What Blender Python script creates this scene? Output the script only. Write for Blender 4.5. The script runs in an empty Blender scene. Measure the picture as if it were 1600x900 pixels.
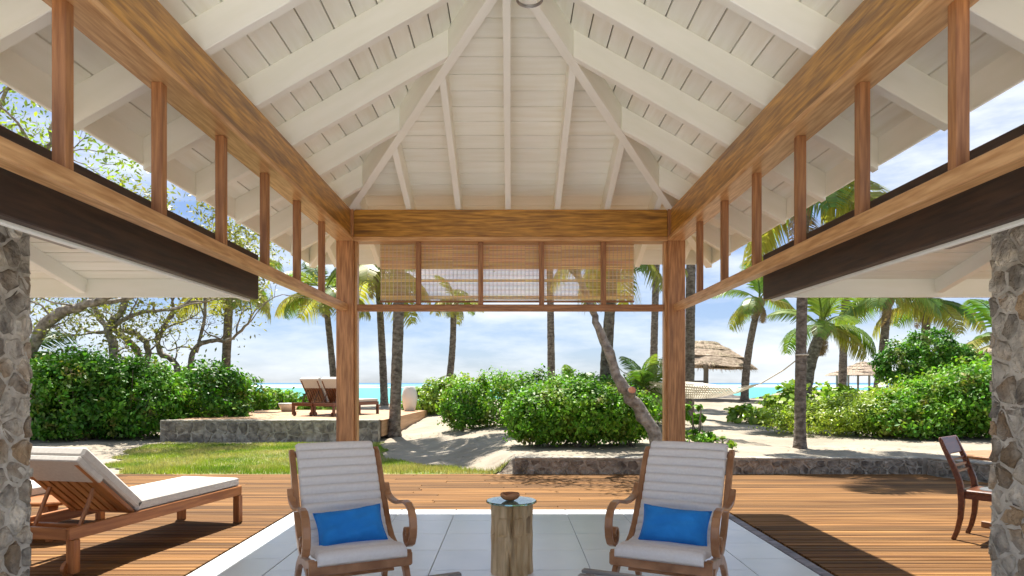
import bpy, bmesh, math, random
import numpy as np
from mathutils import Vector, Matrix
R = math.radians
rng = random.Random(7)
nrg = np.random.default_rng(11)
scn = bpy.context.scene
COL = scn.collection

# ------------------------------------------------------------------ camera
cam_d = bpy.data.cameras.new('camera'); cam = bpy.data.objects.new('camera', cam_d); COL.objects.link(cam)
cam.location = (0, 0, 1.4); cam.rotation_euler = (R(90), 0, 0)
cam_d.sensor_width = 36; cam_d.lens = 23.62
cam_d.shift_x = 0.00125; cam_d.shift_y = 0.0925
cam_d.clip_start = 0.05; cam_d.clip_end = 9000
scn.camera = cam

# ------------------------------------------------------------------ world, sun, exposure
SUN = Vector((-0.13, 0.43, 1.0)).normalized()
w = bpy.data.worlds.new('World'); scn.world = w; w.use_nodes = True
nt = w.node_tree; nt.nodes.clear()
def N(t, kind, **kw):
    n = t.nodes.new(kind)
    for k, v in kw.items():
        if k in n.inputs.keys() if isinstance(k, str) else False: n.inputs[k].default_value = v
        else: setattr(n, k, v)
    return n
sky = N(nt, 'ShaderNodeTexSky', sky_type='NISHITA', sun_disc=False, sun_elevation=math.asin(SUN.z),
        sun_rotation=math.atan2(SUN.x, SUN.y), air_density=1.0, dust_density=0.2, ozone_density=3.0)
tc = N(nt, 'ShaderNodeTexCoord'); mp = N(nt, 'ShaderNodeMapping'); mp.inputs['Scale'].default_value = (1.3, 1.3, 5.0)
ns = N(nt, 'ShaderNodeTexNoise'); ns.inputs['Scale'].default_value = 2.6; ns.inputs['Detail'].default_value = 7; ns.inputs['Roughness'].default_value = 0.6
cr = N(nt, 'ShaderNodeValToRGB'); cr.color_ramp.elements[0].position = 0.42; cr.color_ramp.elements[1].position = 0.68
cr.color_ramp.elements[0].color = (0, 0, 0, 1); cr.color_ramp.elements[1].color = (0.85, 0.85, 0.85, 1)
mx = N(nt, 'ShaderNodeMixRGB'); mx.inputs[2].default_value = (2.4, 2.5, 2.6, 1)
tint = N(nt, 'ShaderNodeMixRGB', blend_type='MULTIPLY'); tint.inputs[0].default_value = 1; tint.inputs[2].default_value = (1.72, 1.92, 2.45, 1)
gam = N(nt, 'ShaderNodeGamma'); gam.inputs[1].default_value = 0.66
scl = N(nt, 'ShaderNodeMixRGB', blend_type='MULTIPLY'); scl.inputs[0].default_value = 1; scl.inputs[2].default_value = (0.1, 0.1, 0.1, 1)
bg = N(nt, 'ShaderNodeBackground'); bg.inputs['Strength'].default_value = 0.10
out = N(nt, 'ShaderNodeOutputWorld')
L = nt.links.new
L(tc.outputs['Generated'], mp.inputs['Vector']); L(mp.outputs[0], ns.inputs['Vector']); L(ns.outputs['Fac'], cr.inputs[0])
L(sky.outputs[0], scl.inputs[1]); L(scl.outputs[0], gam.inputs[0]); L(gam.outputs[0], tint.inputs[1]); L(cr.outputs[0], mx.inputs[0]); L(tint.outputs[0], mx.inputs[1]); L(mx.outputs[0], bg.inputs['Color']); L(bg.outputs[0], out.inputs['Surface'])
sun_d = bpy.data.lights.new('sun', 'SUN'); sun_d.energy = 2.4; sun_d.angle = R(0.53); sun_d.color = (1, 0.95, 0.87)
sun = bpy.data.objects.new('sun', sun_d); COL.objects.link(sun)
sun.rotation_euler = SUN.to_track_quat('Z', 'Y').to_euler(); sun.location = (-6, 9, 30)
vs = scn.view_settings; vs.view_transform = 'Standard'; vs.look = 'None'; vs.gamma = 1.0; vs.use_curve_mapping = False
vs.exposure = 2.25
scn.render.engine = 'CYCLES'
scn.cycles.max_bounces = 12; scn.cycles.diffuse_bounces = 8; scn.cycles.glossy_bounces = 4; scn.cycles.transparent_max_bounces = 12
scn.cycles.caustics_reflective = False; scn.cycles.caustics_refractive = False
scn.cycles.use_denoising = True

# ------------------------------------------------------------------ materials
MATS = {}
def mat(name, c1, c2=None, rough=0.6, scale=8.0, stretch=(1, 1, 1), detail=5, bump=0.0, bscale=None, rand=0.0, spec=0.5,
        lo=0.35, hi=0.65, c3=None, s3=2.0, lo3=0.55, hi3=0.7, coat=0.0, metal=0.0, island=0.0, transl=0.0, bdist=0.02, world=False):
    m = bpy.data.materials.new(name); m.use_nodes = True; t = m.node_tree; nd = t.nodes; lk = t.links.new
    b = nd['Principled BSDF']; b.inputs['Roughness'].default_value = rough; b.inputs['Specular IOR Level'].default_value = spec
    b.inputs['Metallic'].default_value = metal
    if coat: b.inputs['Coat Weight'].default_value = coat; b.inputs['Coat Roughness'].default_value = 0.25
    tcn = N(t, 'ShaderNodeTexCoord'); mpn = N(t, 'ShaderNodeMapping'); mpn.inputs['Scale'].default_value = stretch
    if world:
        g = N(t, 'ShaderNodeNewGeometry'); lk(g.outputs['Position'], mpn.inputs['Vector'])
    else:
        oi = N(t, 'ShaderNodeObjectInfo'); va = N(t, 'ShaderNodeVectorMath', operation='ADD'); ml = N(t, 'ShaderNodeMath', operation='MULTIPLY'); ml.inputs[1].default_value = 37.0
        lk(oi.outputs['Random'], ml.inputs[0]); lk(tcn.outputs['Object'], va.inputs[0]); lk(ml.outputs[0], va.inputs[1]); lk(va.outputs[0], mpn.inputs['Vector'])
    n1 = N(t, 'ShaderNodeTexNoise'); n1.inputs['Scale'].default_value = scale; n1.inputs['Detail'].default_value = detail
    lk(mpn.outputs[0], n1.inputs['Vector'])
    r1 = N(t, 'ShaderNodeValToRGB'); e = r1.color_ramp.elements
    e[0].position = lo; e[1].position = hi; e[0].color = (*c1, 1); e[1].color = (*(c2 or c1), 1)
    lk(n1.outputs['Fac'], r1.inputs[0]); colout = r1.outputs[0]
    if c3:
        n3 = N(t, 'ShaderNodeTexNoise'); n3.inputs['Scale'].default_value = s3; n3.inputs['Detail'].default_value = 4
        lk(mpn.outputs[0] if not world else mpn.outputs[0], n3.inputs['Vector'])
        r3 = N(t, 'ShaderNodeMapRange'); r3.inputs['From Min'].default_value = lo3; r3.inputs['From Max'].default_value = hi3
        lk(n3.outputs['Fac'], r3.inputs['Value'])
        m3 = N(t, 'ShaderNodeMixRGB'); m3.inputs[2].default_value = (*c3, 1); lk(r3.outputs[0], m3.inputs[0]); lk(colout, m3.inputs[1]); colout = m3.outputs[0]
    if rand or island:
        hs = N(t, 'ShaderNodeHueSaturation')
        if island:
            src = N(t, 'ShaderNodeNewGeometry').outputs['Random Per Island']; amt = island
        else:
            src = N(t, 'ShaderNodeObjectInfo').outputs['Random']; amt = rand
        mr = N(t, 'ShaderNodeMapRange'); mr.inputs['To Min'].default_value = 1 - amt; mr.inputs['To Max'].default_value = 1 + amt
        lk(src, mr.inputs['Value']); lk(mr.outputs[0], hs.inputs['Value']); lk(colout, hs.inputs['Color'])
        if island:
            mh = N(t, 'ShaderNodeMapRange'); mh.inputs['To Min'].default_value = 0.475; mh.inputs['To Max'].default_value = 0.52
            wn = N(t, 'ShaderNodeTexWhiteNoise', noise_dimensions='1D'); lk(src, wn.inputs['W']); lk(wn.outputs['Value'], mh.inputs['Value']); lk(mh.outputs[0], hs.inputs['Hue'])
        colout = hs.outputs[0]
    lk(colout, b.inputs['Base Color'])
    if bump:
        bn = N(t, 'ShaderNodeBump'); bn.inputs['Strength'].default_value = bump; bn.inputs['Distance'].default_value = bdist
        if bscale:
            nb = N(t, 'ShaderNodeTexNoise'); nb.inputs['Scale'].default_value = bscale; nb.inputs['Detail'].default_value = 6
            lk(mpn.outputs[0], nb.inputs['Vector']); lk(nb.outputs['Fac'], bn.inputs['Height'])
        else: lk(n1.outputs['Fac'], bn.inputs['Height'])
        lk(bn.outputs[0], b.inputs['Normal'])
    if transl:
        tr = N(t, 'ShaderNodeBsdfTranslucent'); ms = N(t, 'ShaderNodeMixShader'); ms.inputs[0].default_value = transl
        g2 = N(t, 'ShaderNodeMixRGB', blend_type='MULTIPLY'); g2.inputs[0].default_value = 1; g2.inputs[2].default_value = (1.5, 1.6, 0.7, 1)
        lk(colout, g2.inputs[1]); lk(g2.outputs[0], tr.inputs['Color'])
        lk(b.outputs[0], ms.inputs[1]); lk(tr.outputs[0], ms.inputs[2]); lk(ms.outputs[0], nd['Material Output'].inputs['Surface'])
    MATS[name] = m
    return m
GR = (1.2, 14, 14)     # grain runs along each piece's own x axis
mat('beam', (.27, .112, .011), (.60, .295, .042), .38, 3.4, GR, 11, .12, None, .12, c3=(.14, .055, .010), s3=1.2, lo3=.5, hi3=.72, coat=.25)
mat('post', (.31, .13, .042), (.58, .28, .11), .42, 3.4, GR, 11, .12, None, .08, c3=(.16, .062, .024), s3=1.0, lo3=.54, hi3=.76, coat=.15)
mat('batten', (.24, .095, .032), (.44, .20, .075), .45, 3.4, GR, 11, .1, None, .12)
mat('rail', (.44, .21, .07), (.68, .39, .17), .42, 3.4, GR, 11, .1, None, .06, coat=.15)
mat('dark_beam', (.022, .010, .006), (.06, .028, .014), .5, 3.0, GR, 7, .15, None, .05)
mat('table_wood', (.26, .13, .055), (.40, .22, .10), .5, 2.4, (3, 12, 12), 7, .1)
mat('teak', (.26, .09, .025), (.43, .175, .055), .42, 2.4, GR, 7, .1, None, .1)
mat('dark_pad', (.09, .10, .11), (.12, .13, .14), .8, 20)
mat('mahogany', (.085, .026, .010), (.17, .055, .02), .35, 2.4, GR, 7, .08, None, .1, coat=.3)
mat('chairwood', (.26, .11, .04), (.45, .22, .10), .38, 2.4, (3, 3, 3), 7, .05, None, .04, coat=.3)
mat('deck', (.10, .041, .010), (.25, .128, .042), .75, 1.7, (.5, 22, 10), 7, .12, None, .42, c3=(.07, .03, .010), s3=1.1, lo3=.5, hi3=.78, spec=.2)
mat('deck_far', (.40, .22, .11), (.56, .34, .19), .6, 1.7, (.5, 22, 10), 6, .08, None, .12)
mat('white_paint', (.89, .885, .79), (.93, .92, .84), .5, 2.5, (1, 5, 5), 5, .04, None, .02)
mat('board_paint', (.87, .855, .745), (.92, .91, .82), .55, 2.0, (1, 9, 9), 6, .06, None, .04, c3=(.80, .76, .62), s3=.9, lo3=.56, hi3=.8)
mat('shade_grey', (.34, .32, .29), (.38, .36, .32), .6, 2)  # shade on the porch ceiling put into the colour
mat('roof_dark', (.06, .05, .045), (.11, .09, .08), .8, 6)
mat('shingle', (.16, .13, .11), (.3, .26, .22), .85, 12, bump=.3)
mat('tile', (.80, .835, .875), (.87, .895, .92), .26, 2.2, detail=8, rand=.025, c3=(.73, .78, .84), s3=1.1, spec=.9, coat=.4)
mat('bounce_pale', (.80, .79, .76), (.86, .85, .82), .6, 2)  # pale colour of the floor added behind the camera to bounce sunlight
mat('grout', (.36, .37, .38), (.44, .45, .46), .8, 30)
mat('edge_stone', (.14, .13, .15), (.27, .25, .27), .6, 9, rand=.25, bump=.2)
mat('stone', (.27, .24, .20), (.68, .61, .49), .9, 11, detail=13, bump=1.0, bscale=24, rand=.38, c3=(.34, .235, .135), s3=2.6, lo3=.47, hi3=.66, bdist=.05)
mat('mortar', (.44, .40, .33), (.66, .61, .52), .9, 14, detail=8, bump=.7, bscale=22, bdist=.03)
mat('wallstone', (.13, .112, .09), (.36, .32, .26), .9, 8, detail=10, bump=1.0, bscale=14, rand=.35, bdist=.05)
mat('mortar_grey', (.26, .235, .19), (.50, .46, .385), .95, 7, detail=10, bump=1.0, bscale=16, bdist=.05)
mat('sand', (.275, .23, .17), (.36, .31, .24), .9, .9, detail=8, bump=1.0, bscale=5, world=True, c3=(.25, .205, .15), s3=.35, lo3=.55, hi3=.75, bdist=.06)
mat('lawn', (.11, .15, .03), (.28, .26, .10), .9, 1.6, detail=8, world=True, bump=.5, bscale=30)
mat('grass', (.11, .21, .017), (.26, .32, .042), .6, 1.0, island=.35, transl=.35, world=True, c3=(.38, .34, .15), s3=.9, lo3=.42, hi3=.62)
mat('leaf', (.07, .19, .016), (.18, .36, .03), .48, 1.2, island=.5, transl=.34, c3=(.26, .22, .05), s3=2.2, lo3=.56, hi3=.72, spec=.3)
mat('leaf_dark', (.045, .145, .014), (.12, .29, .024), .45, 1.2, island=.5, transl=.32, spec=.35, c3=(.22, .18, .05), s3=2.0, lo3=.58, hi3=.74)
mat('leaf_lime', (.18, .28, .022), (.33, .41, .05), .4, 1.1, island=.35, transl=.35)
mat('leaf_grape', (.15, .27, .03), (.30, .42, .06), .38, 1.3, island=.35, transl=.35)
mat('leaf_olive', (.15, .165, .04), (.30, .30, .09), .5, 1.2, island=.4, transl=.35)
mat('frond', (.07, .15, .02), (.19, .26, .045), .42, 1.1, island=.25, transl=.35, rand=0)
mat('frond_yellow', (.22, .23, .035), (.40, .36, .07), .45, 1.1, island=.25, transl=.35)
mat('frond_dry', (.20, .13, .07), (.36, .26, .15), .7, 1.3, island=.3, transl=.2)
mat('bark', (.15, .125, .10), (.38, .335, .285), .9, 9, (1, 1, 1), 9, 1.0, 16, .12, bdist=.05)
mat('palm_bark', (.11, .085, .065), (.29, .245, .20), .9, 3.2, (3, 3, 5), 9, 1.0, 7, .12, c3=(.08, .06, .045), s3=1.4, bdist=.05)
mat('twig', (.13, .105, .085), (.24, .2, .17), .85, 8, rand=.1)
mat('cutwood', (.42, .13, .06), (.55, .22, .10), .7, 14)
mat('thatch', (.20, .155, .10), (.46, .38, .27), .9, 5, (1, 1, 4), 8, .9, 20, bdist=.05, island=.3)
mat('straw', (.24, .185, .12), (.52, .43, .30), .9, 6, island=.45)
mat('weathered', (.22, .2, .18), (.36, .33, .30), .8, 4, GR, 6, .2)
mat('cushion', (.78, .745, .71), (.82, .79, .755), .85, 60, bump=.08, bscale=220, bdist=.004)
mat('canvas', (.54, .515, .475), (.60, .575, .53), .85, 40, bump=.08, bscale=160, bdist=.004)
mat('piping', (.30, .29, .28), (.34, .33, .32), .8, 10)
mat('blue_cloth', (.014, .22, .66), (.022, .28, .78), .9, 7, bump=.4, bscale=11, bdist=.03)
mat('stump', (.40, .265, .12), (.68, .52, .31), .75, 2.0, (9, 9, 1.3), 8, .6, 4, c3=(.12, .07, .03), s3=1.3, lo3=.57, hi3=.72, bdist=.03)
mat('clay', (.36, .16, .07), (.5, .25, .12), .55, 6, bump=.1)
mat('ceramic', (.66, .64, .60), (.72, .70, .66), .35, 4, bump=.05)
mat('bamboo', (.64, .46, .27), (.86, .71, .50), .6, 3.0, (1, 30, 40), 5, .1, transl=.45, island=.12)
mat('rope', (.62, .57, .47), (.70, .65, .55), .85, 40)
mat('steel', (.35, .34, .33), (.5, .48, .46), .3, 10, metal=.9)
mat('rock', (.06, .055, .05), (.18, .165, .15), .9, 3, bump=.6, bscale=8, rand=.2)
def glass_mat():
    m = bpy.data.materials.new('glass'); m.use_nodes = True; b = m.node_tree.nodes['Principled BSDF']
    b.inputs['Base Color'].default_value = (.55, .93, .85, 1); b.inputs['Roughness'].default_value = .02
    b.inputs['Transmission Weight'].default_value = .85; b.inputs['IOR'].default_value = 1.5; MATS['glass'] = m
glass_mat()
def sea_mat():
    m = bpy.data.materials.new('sea'); m.use_nodes = True; t = m.node_tree; b = t.nodes['Principled BSDF']; lk = t.links.new
    b.inputs['Roughness'].default_value = .38; b.inputs['Specular IOR Level'].default_value = .22
    g = N(t, 'ShaderNodeNewGeometry'); sp = N(t, 'ShaderNodeSeparateXYZ'); lk(g.outputs['Position'], sp.inputs[0])
    mpn = N(t, 'ShaderNodeMapping'); mpn.inputs['Scale'].default_value = (.012, .035, 1); lk(g.outputs['Position'], mpn.inputs[0])
    n1 = N(t, 'ShaderNodeTexNoise'); n1.inputs['Scale'].default_value = 1.0; n1.inputs['Detail'].default_value = 5; lk(mpn.outputs[0], n1.inputs['Vector'])
    lg = N(t, 'ShaderNodeMath', operation='LOGARITHM'); lg.inputs[1].default_value = 10; lk(sp.outputs['Y'], lg.inputs[0])
    ad = N(t, 'ShaderNodeMath', operation='MULTIPLY_ADD'); lk(n1.outputs['Fac'], ad.inputs[0]); ad.inputs[1].default_value = .55; lk(lg.outputs[0], ad.inputs[2])
    mr = N(t, 'ShaderNodeMapRange'); mr.inputs['From Min'].default_value = 1.9; mr.inputs['From Max'].default_value = 3.5; lk(ad.outputs[0], mr.inputs['Value'])
    r = N(t, 'ShaderNodeValToRGB'); e = r.color_ramp.elements
    e[0].position = 0; e[0].color = (.20, .46, .38, 1); e[1].position = 1; e[1].color = (.025, .13, .24, 1)
    for p, c in ((.14, (.06, .34, .28, 1)), (.5, (.07, .31, .29, 1)), (.74, (.09, .27, .29, 1)), (.86, (.04, .22, .32, 1))):
        q = e.new(p); q.color = c
    lk(mr.outputs[0], r.inputs[0])
    # breakers on the far reef and along the waterline
    m2 = N(t, 'ShaderNodeMapping'); m2.inputs['Scale'].default_value = (.006, .010, 1); lk(g.outputs['Position'], m2.inputs[0])
    n2 = N(t, 'ShaderNodeTexNoise'); n2.inputs['Scale'].default_value = 1.0; n2.inputs['Detail'].default_value = 6; lk(m2.outputs[0], n2.inputs['Vector'])
    f1 = N(t, 'ShaderNodeMapRange'); f1.inputs['From Min'].default_value = .45; f1.inputs['From Max'].default_value = .52; lk(n2.outputs['Fac'], f1.inputs['Value'])
    a1 = N(t, 'ShaderNodeMapRange'); a1.inputs['From Min'].default_value = 330; a1.inputs['From Max'].default_value = 420; lk(sp.outputs['Y'], a1.inputs['Value'])
    a2 = N(t, 'ShaderNodeMapRange'); a2.inputs['From Min'].default_value = 900; a2.inputs['From Max'].default_value = 760; lk(sp.outputs['Y'], a2.inputs['Value'])
    q1 = N(t, 'ShaderNodeMath', operation='MULTIPLY'); q2 = N(t, 'ShaderNodeMath', operation='MULTIPLY')
    lk(f1.outputs[0], q1.inputs[0]); lk(a1.outputs[0], q1.inputs[1]); lk(q1.outputs[0], q2.inputs[0]); lk(a2.outputs[0], q2.inputs[1])
    mxx = N(t, 'ShaderNodeMixRGB'); mxx.inputs[2].default_value = (.85, .87, .88, 1); lk(q2.outputs[0], mxx.inputs[0]); lk(r.outputs[0], mxx.inputs[1])
    lk(mxx.outputs[0], b.inputs['Base Color'])
    n3 = N(t, 'ShaderNodeTexNoise'); n3.inputs['Scale'].default_value = .5; n3.inputs['Detail'].default_value = 6
    m3 = N(t, 'ShaderNodeMapping'); m3.inputs['Scale'].default_value = (.35, 1, 1); lk(g.outputs['Position'], m3.inputs[0]); lk(m3.outputs[0], n3.inputs['Vector'])
    bn = N(t, 'ShaderNodeBump'); bn.inputs['Strength'].default_value = .8; bn.inputs['Distance'].default_value = .5; lk(n3.outputs['Fac'], bn.inputs['Height']); lk(bn.outputs[0], b.inputs['Normal'])
    MATS['sea'] = m
sea_mat()

# ------------------------------------------------------------------ mesh helpers
def link(name, me, parent=None, loc=(0, 0, 0), rot=(0, 0, 0), scale=(1, 1, 1)):
    o = bpy.data.objects.new(name, me); COL.objects.link(o)
    o.location = loc; o.rotation_euler = rot; o.scale = scale
    if parent is not None: o.parent = parent
    return o
def tag(o, label, cat, group=None, kind=None):
    if label: o['label'] = label
    if cat: o['category'] = cat
    if group: o['group'] = group
    if kind: o['kind'] = kind
    return o
def thing(name, label, cat, loc=(0, 0, 0), rotz=0, group=None):
    return tag(link(name, None, None, loc, (0, 0, rotz)), label, cat, group)
class MB:
    def __init__(s): s.v = []; s.f = []
    def add(s, vs, fs):
        k = len(s.v); s.v += [tuple(p) for p in vs]; s.f += [tuple(i + k for i in f) for f in fs]; return s
    def box(s, x0, x1, y0, y1, z0, z1):
        return s.add([(x0, y0, z0), (x1, y0, z0), (x1, y1, z0), (x0, y1, z0), (x0, y0, z1), (x1, y0, z1), (x1, y1, z1), (x0, y1, z1)],
                     [(0, 3, 2, 1), (4, 5, 6, 7), (0, 1, 5, 4), (1, 2, 6, 5), (2, 3, 7, 6), (3, 0, 4, 7)])
    def tube(s, pts, rad, n=8, cap=True):
        pts = [Vector(p) for p in pts]; k0 = len(s.v); up = None
        if not hasattr(rad, '__len__'): rad = [rad] * len(pts)
        for i, p in enumerate(pts):
            d = (pts[min(i + 1, len(pts) - 1)] - pts[max(i - 1, 0)]).normalized()
            if up is None: up = d.orthogonal().normalized()
            up = (up - d * up.dot(d)).normalized(); sd = d.cross(up)
            for j in range(n):
                a = 2 * math.pi * j / n; q = p + (up * math.cos(a) + sd * math.sin(a)) * rad[i]; s.v.append(tuple(q))
        for i in range(len(pts) - 1):
            for j in range(n):
                a = k0 + i * n + j; b = k0 + i * n + (j + 1) % n; s.f.append((a, b, b + n, a + n))
        if cap:
            s.f.append(tuple(k0 + j for j in range(n))[::-1]); e = k0 + (len(pts) - 1) * n; s.f.append(tuple(e + j for j in range(n)))
        return s
    def prism(s, poly, ax, a, b):
        """polygon (2D) extruded along axis ax from a to b; the 2D axes are the other two in order"""
        def P(p, t):
            q = list(p); q.insert(ax, t); return tuple(q)
        n = len(poly); vs = [P(p, a) for p in poly] + [P(p, b) for p in poly]
        fs = [tuple(range(n))[::-1], tuple(range(n, 2 * n))] + [(i, (i + 1) % n, n + (i + 1) % n, n + i) for i in range(n)]
        return s.add(vs, fs)
    def strip(s, path, th, x0, x1, taper=None):
        """a bent bar: a path in the (y, z) plane of thickness th, extruded in x"""
        P = [Vector((p[0], p[1])) for p in path]; n = len(P); A = []; B = []
        for i, p in enumerate(P):
            d = (P[min(i + 1, n - 1)] - P[max(i - 1, 0)]).normalized(); nn = Vector((-d.y, d.x)); t = th * (taper[i] if taper else 1) / 2
            A.append(p + nn * t); B.append(p - nn * t)
        k = len(s.v)
        for i in range(n):
            s.v += [(x0, A[i].x, A[i].y), (x1, A[i].x, A[i].y), (x1, B[i].x, B[i].y), (x0, B[i].x, B[i].y)]
        for i in range(n - 1):
            for j in range(4):
                a = k + 4 * i + j; b = k + 4 * i + (j + 1) % 4; s.f.append((a, b, b + 4, a + 4))
        s.f.append((k, k + 3, k + 2, k + 1)); e = k + 4 * (n - 1); s.f.append((e, e + 1, e + 2, e + 3)); return s
    def lathe(s, prof, n=24, center=(0, 0)):
        k = len(s.v); m = len(prof)
        for j in range(n):
            a = 2 * math.pi * j / n
            for r, z in prof: s.v.append((center[0] + r * math.cos(a), center[1] + r * math.sin(a), z))
        for j in range(n):
            for i in range(m - 1):
                a = k + j * m + i; b = k + ((j + 1) % n) * m + i; s.f.append((a, b, b + 1, a + 1))
        return s
    def mesh(s, name, m, smooth=False, bevel=0, fixn=True, weld=False):
        me = bpy.data.meshes.new(name); me.from_pydata(s.v, [], s.f)
        if fixn or bevel or weld:
            bm = bmesh.new(); bm.from_mesh(me)
            if weld: bmesh.ops.remove_doubles(bm, verts=bm.verts, dist=1e-5)
            if fixn: bmesh.ops.recalc_face_normals(bm, faces=bm.faces)
            if bevel: bmesh.ops.bevel(bm, geom=list(bm.edges), offset=bevel, segments=1, affect='EDGES', clamp_overlap=True)
            bm.to_mesh(me); bm.free()
        me.materials.append(MATS[m])
        if smooth: me.polygons.foreach_set('use_smooth', [True] * len(me.polygons))
        me.update(); return me
    def obj(s, name, m, parent=None, loc=(0, 0, 0), rot=(0, 0, 0), smooth=False, bevel=0, **kw):
        return link(name, s.mesh(name, m, smooth, bevel, **kw), parent, loc, rot)
BOXES = {}
def lumber(name, a, b, wd, ht, m, parent=None, up=(0, 0, 1), bevel=.004, skew=0):
    """a straight piece of timber from a to b (local x = its length), wd across, ht along up; alike pieces share a mesh"""
    a = Vector(a); b = Vector(b); d = b - a; ln = d.length; key = (round(ln, 3), round(wd, 4), round(ht, 4), m, skew)
    if key not in BOXES:
        q = MB().box(-ln / 2, ln / 2, -wd / 2, wd / 2, -ht / 2, ht / 2); q.v = [(v[0] - v[2] * skew, v[1], v[2]) for v in q.v]
        BOXES[key] = q.mesh(name, m, bevel=bevel)
    x = d.normalized(); u = Vector(up); u = (u - x * u.dot(x)).normalized(); y = u.cross(x)
    M = Matrix((x, y, u)).transposed().to_euler()
    return link(name, BOXES[key], parent, (a + b) / 2, M)
def dup_tree(o, parent=None):
    c = o.copy(); COL.objects.link(c); c.parent = parent
    for ch in [q for q in bpy.data.objects if q.parent == o]: dup_tree(ch, c)
    return c
def fast_mesh(name, co, faces, m, smooth=False):
    """faces: (n, k) index array"""
    me = bpy.data.meshes.new(name); n, k = faces.shape
    me.vertices.add(len(co)); me.vertices.foreach_set('co', co.astype(np.float32).ravel())
    me.loops.add(n * k); me.loops.foreach_set('vertex_index', faces.astype(np.int32).ravel())
    me.polygons.add(n); me.polygons.foreach_set('loop_start', np.arange(0, n * k, k, dtype=np.int32)); me.polygons.foreach_set('loop_total', np.full(n, k, dtype=np.int32))
    if smooth: me.polygons.foreach_set('use_smooth', np.ones(n, dtype=bool))
    me.materials.append(MATS[m]); me.update(calc_edges=True); return me
def unit(v): return v / np.maximum(np.linalg.norm(v, axis=1, keepdims=True), 1e-9)
def leaves(name, pts, outw, size, m, aspect=.55, jitter=.8, fold=.25, round_=False):
    """one leaf per point: a folded blade of two quads, tilted around the outward direction"""
    n = len(pts); nr = unit(outw + nrg.normal(0, jitter, (n, 3))); t = unit(np.cross(nr, nrg.normal(0, 1, (n, 3)))); b = np.cross(nr, t)
    L_ = size * nrg.uniform(.45, 1.5, (n, 1)); W_ = L_ * aspect / 2
    mid = [pts - t * L_ / 2, pts - nr * 0, pts + t * L_ / 2]
    if round_: sides = [mid[0] + t * L_ * .12, mid[2] - t * L_ * .12]
    co = np.stack([mid[0], pts + b * W_ + nr * W_ * fold + t * L_ * .05, mid[2], pts - b * W_ + nr * W_ * fold + t * L_ * .05], 1).reshape(-1, 3)
    if round_:
        ang = np.linspace(0, 2 * np.pi, 7)[:-1]
        co = np.stack([pts + t * L_ / 2 * np.cos(a) + b * L_ / 2 * np.sin(a) + nr * L_ * .08 * abs(math.sin(a)) for a in ang], 1).reshape(-1, 3)
        return fast_mesh(name, co, np.arange(n * 6).reshape(n, 6), m)
    i = np.arange(n)[:, None] * 4
    f = np.concatenate([i + np.array([[0, 1, 2]]), i + np.array([[0, 2, 3]])], 0)
    return fast_mesh(name, co, f, m)

def sstep(a, b, x):
    t = np.clip((x - a) / (b - a), 0, 1); return t * t * (3 - 2 * t)
def vnoise(x, y, s, seed=0):
    """smooth value noise"""
    x = np.asarray(x, float) * s + seed * 17.3; y = np.asarray(y, float) * s + seed * 7.7
    xi = np.floor(x); yi = np.floor(y); fx = x - xi; fy = y - yi; fx = fx * fx * (3 - 2 * fx); fy = fy * fy * (3 - 2 * fy)
    def h(a, b):
        q = np.sin(a * 127.1 + b * 311.7 + seed * 13.1) * 43758.5453; return q - np.floor(q)
    return (h(xi, yi) * (1 - fx) + h(xi + 1, yi) * fx) * (1 - fy) + (h(xi, yi + 1) * (1 - fx) + h(xi + 1, yi + 1) * fx) * fy
def ground_z(X, Y):
    X = np.asarray(X, float); Y = np.asarray(Y, float)
    left = -.03 + .30 * sstep(14.5, 24, Y)
    right = .245 + .10 * sstep(12, 20, Y) + .30 * sstep(18, 30, Y)
    wdt = .25 + (Y - 10.3).clip(0, 30) * .45
    k = sstep(-wdt, .06 + 0 * wdt, X - .03)
    z = left * (1 - k) + right * k
    z = z + (.03 * vnoise(X, Y, .5, 3) - .015) * sstep(10.6, 13, Y) + (.10 * vnoise(X, Y, .22, 5) - .05) * sstep(13, 20, Y)
    # the berm falls to the waterline; the headland at far right reaches farther out
    edge = 31.5 + 38 * sstep(25.5, 30, X) + 1.2 * np.sin(X * .35)
    z = z - 2.4 * sstep(0, 26, Y - edge)
    z = np.where(Y < 10.3, -.28, z)
    return z

# ------------------------------------------------------------------ ground, lawn, sea
def build_ground():
    ys = np.concatenate([np.linspace(-60, 10.0, 12), [10.29], np.linspace(10.31, 18, 110), np.linspace(18.15, 34, 90), np.linspace(34.6, 110, 50)])
    xs = np.concatenate([np.linspace(-140, -15, 26), np.linspace(-14.8, -1.02, 110), np.linspace(-1, .5, 40), np.linspace(.55, 14, 120), np.linspace(14.3, 34, 40), np.linspace(36, 160, 26)])
    X, Y = np.meshgrid(xs, ys); Z = ground_z(X, Y)
    near = (Y > 10.4) & (Y < 32)
    Z = Z + near * (.035 * (vnoise(X, Y, 2.6, 1) - .5) + .03 * (vnoise(X, Y, 6.0, 2) - .5))
    co = np.stack([X, Y, Z], -1).reshape(-1, 3); ny, nx = X.shape
    i = (np.arange(ny - 1)[:, None] * nx + np.arange(nx - 1)[None]).ravel()
    o = link('ground', fast_mesh('ground', co, np.stack([i, i + 1, i + nx + 1, i + nx], 1), 'sand', True)); o['kind'] = 'structure'
    o['label'] = 'pale sandy ground sloping down to the beach'
build_ground()
sea = MB().add([(-4000, 34, -1.25), (4000, 34, -1.25), (4000, 7000, -1.25), (-4000, 7000, -1.25)], [(0, 1, 2, 3)]).obj('sea', 'sea'); sea['kind'] = 'structure'
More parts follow.
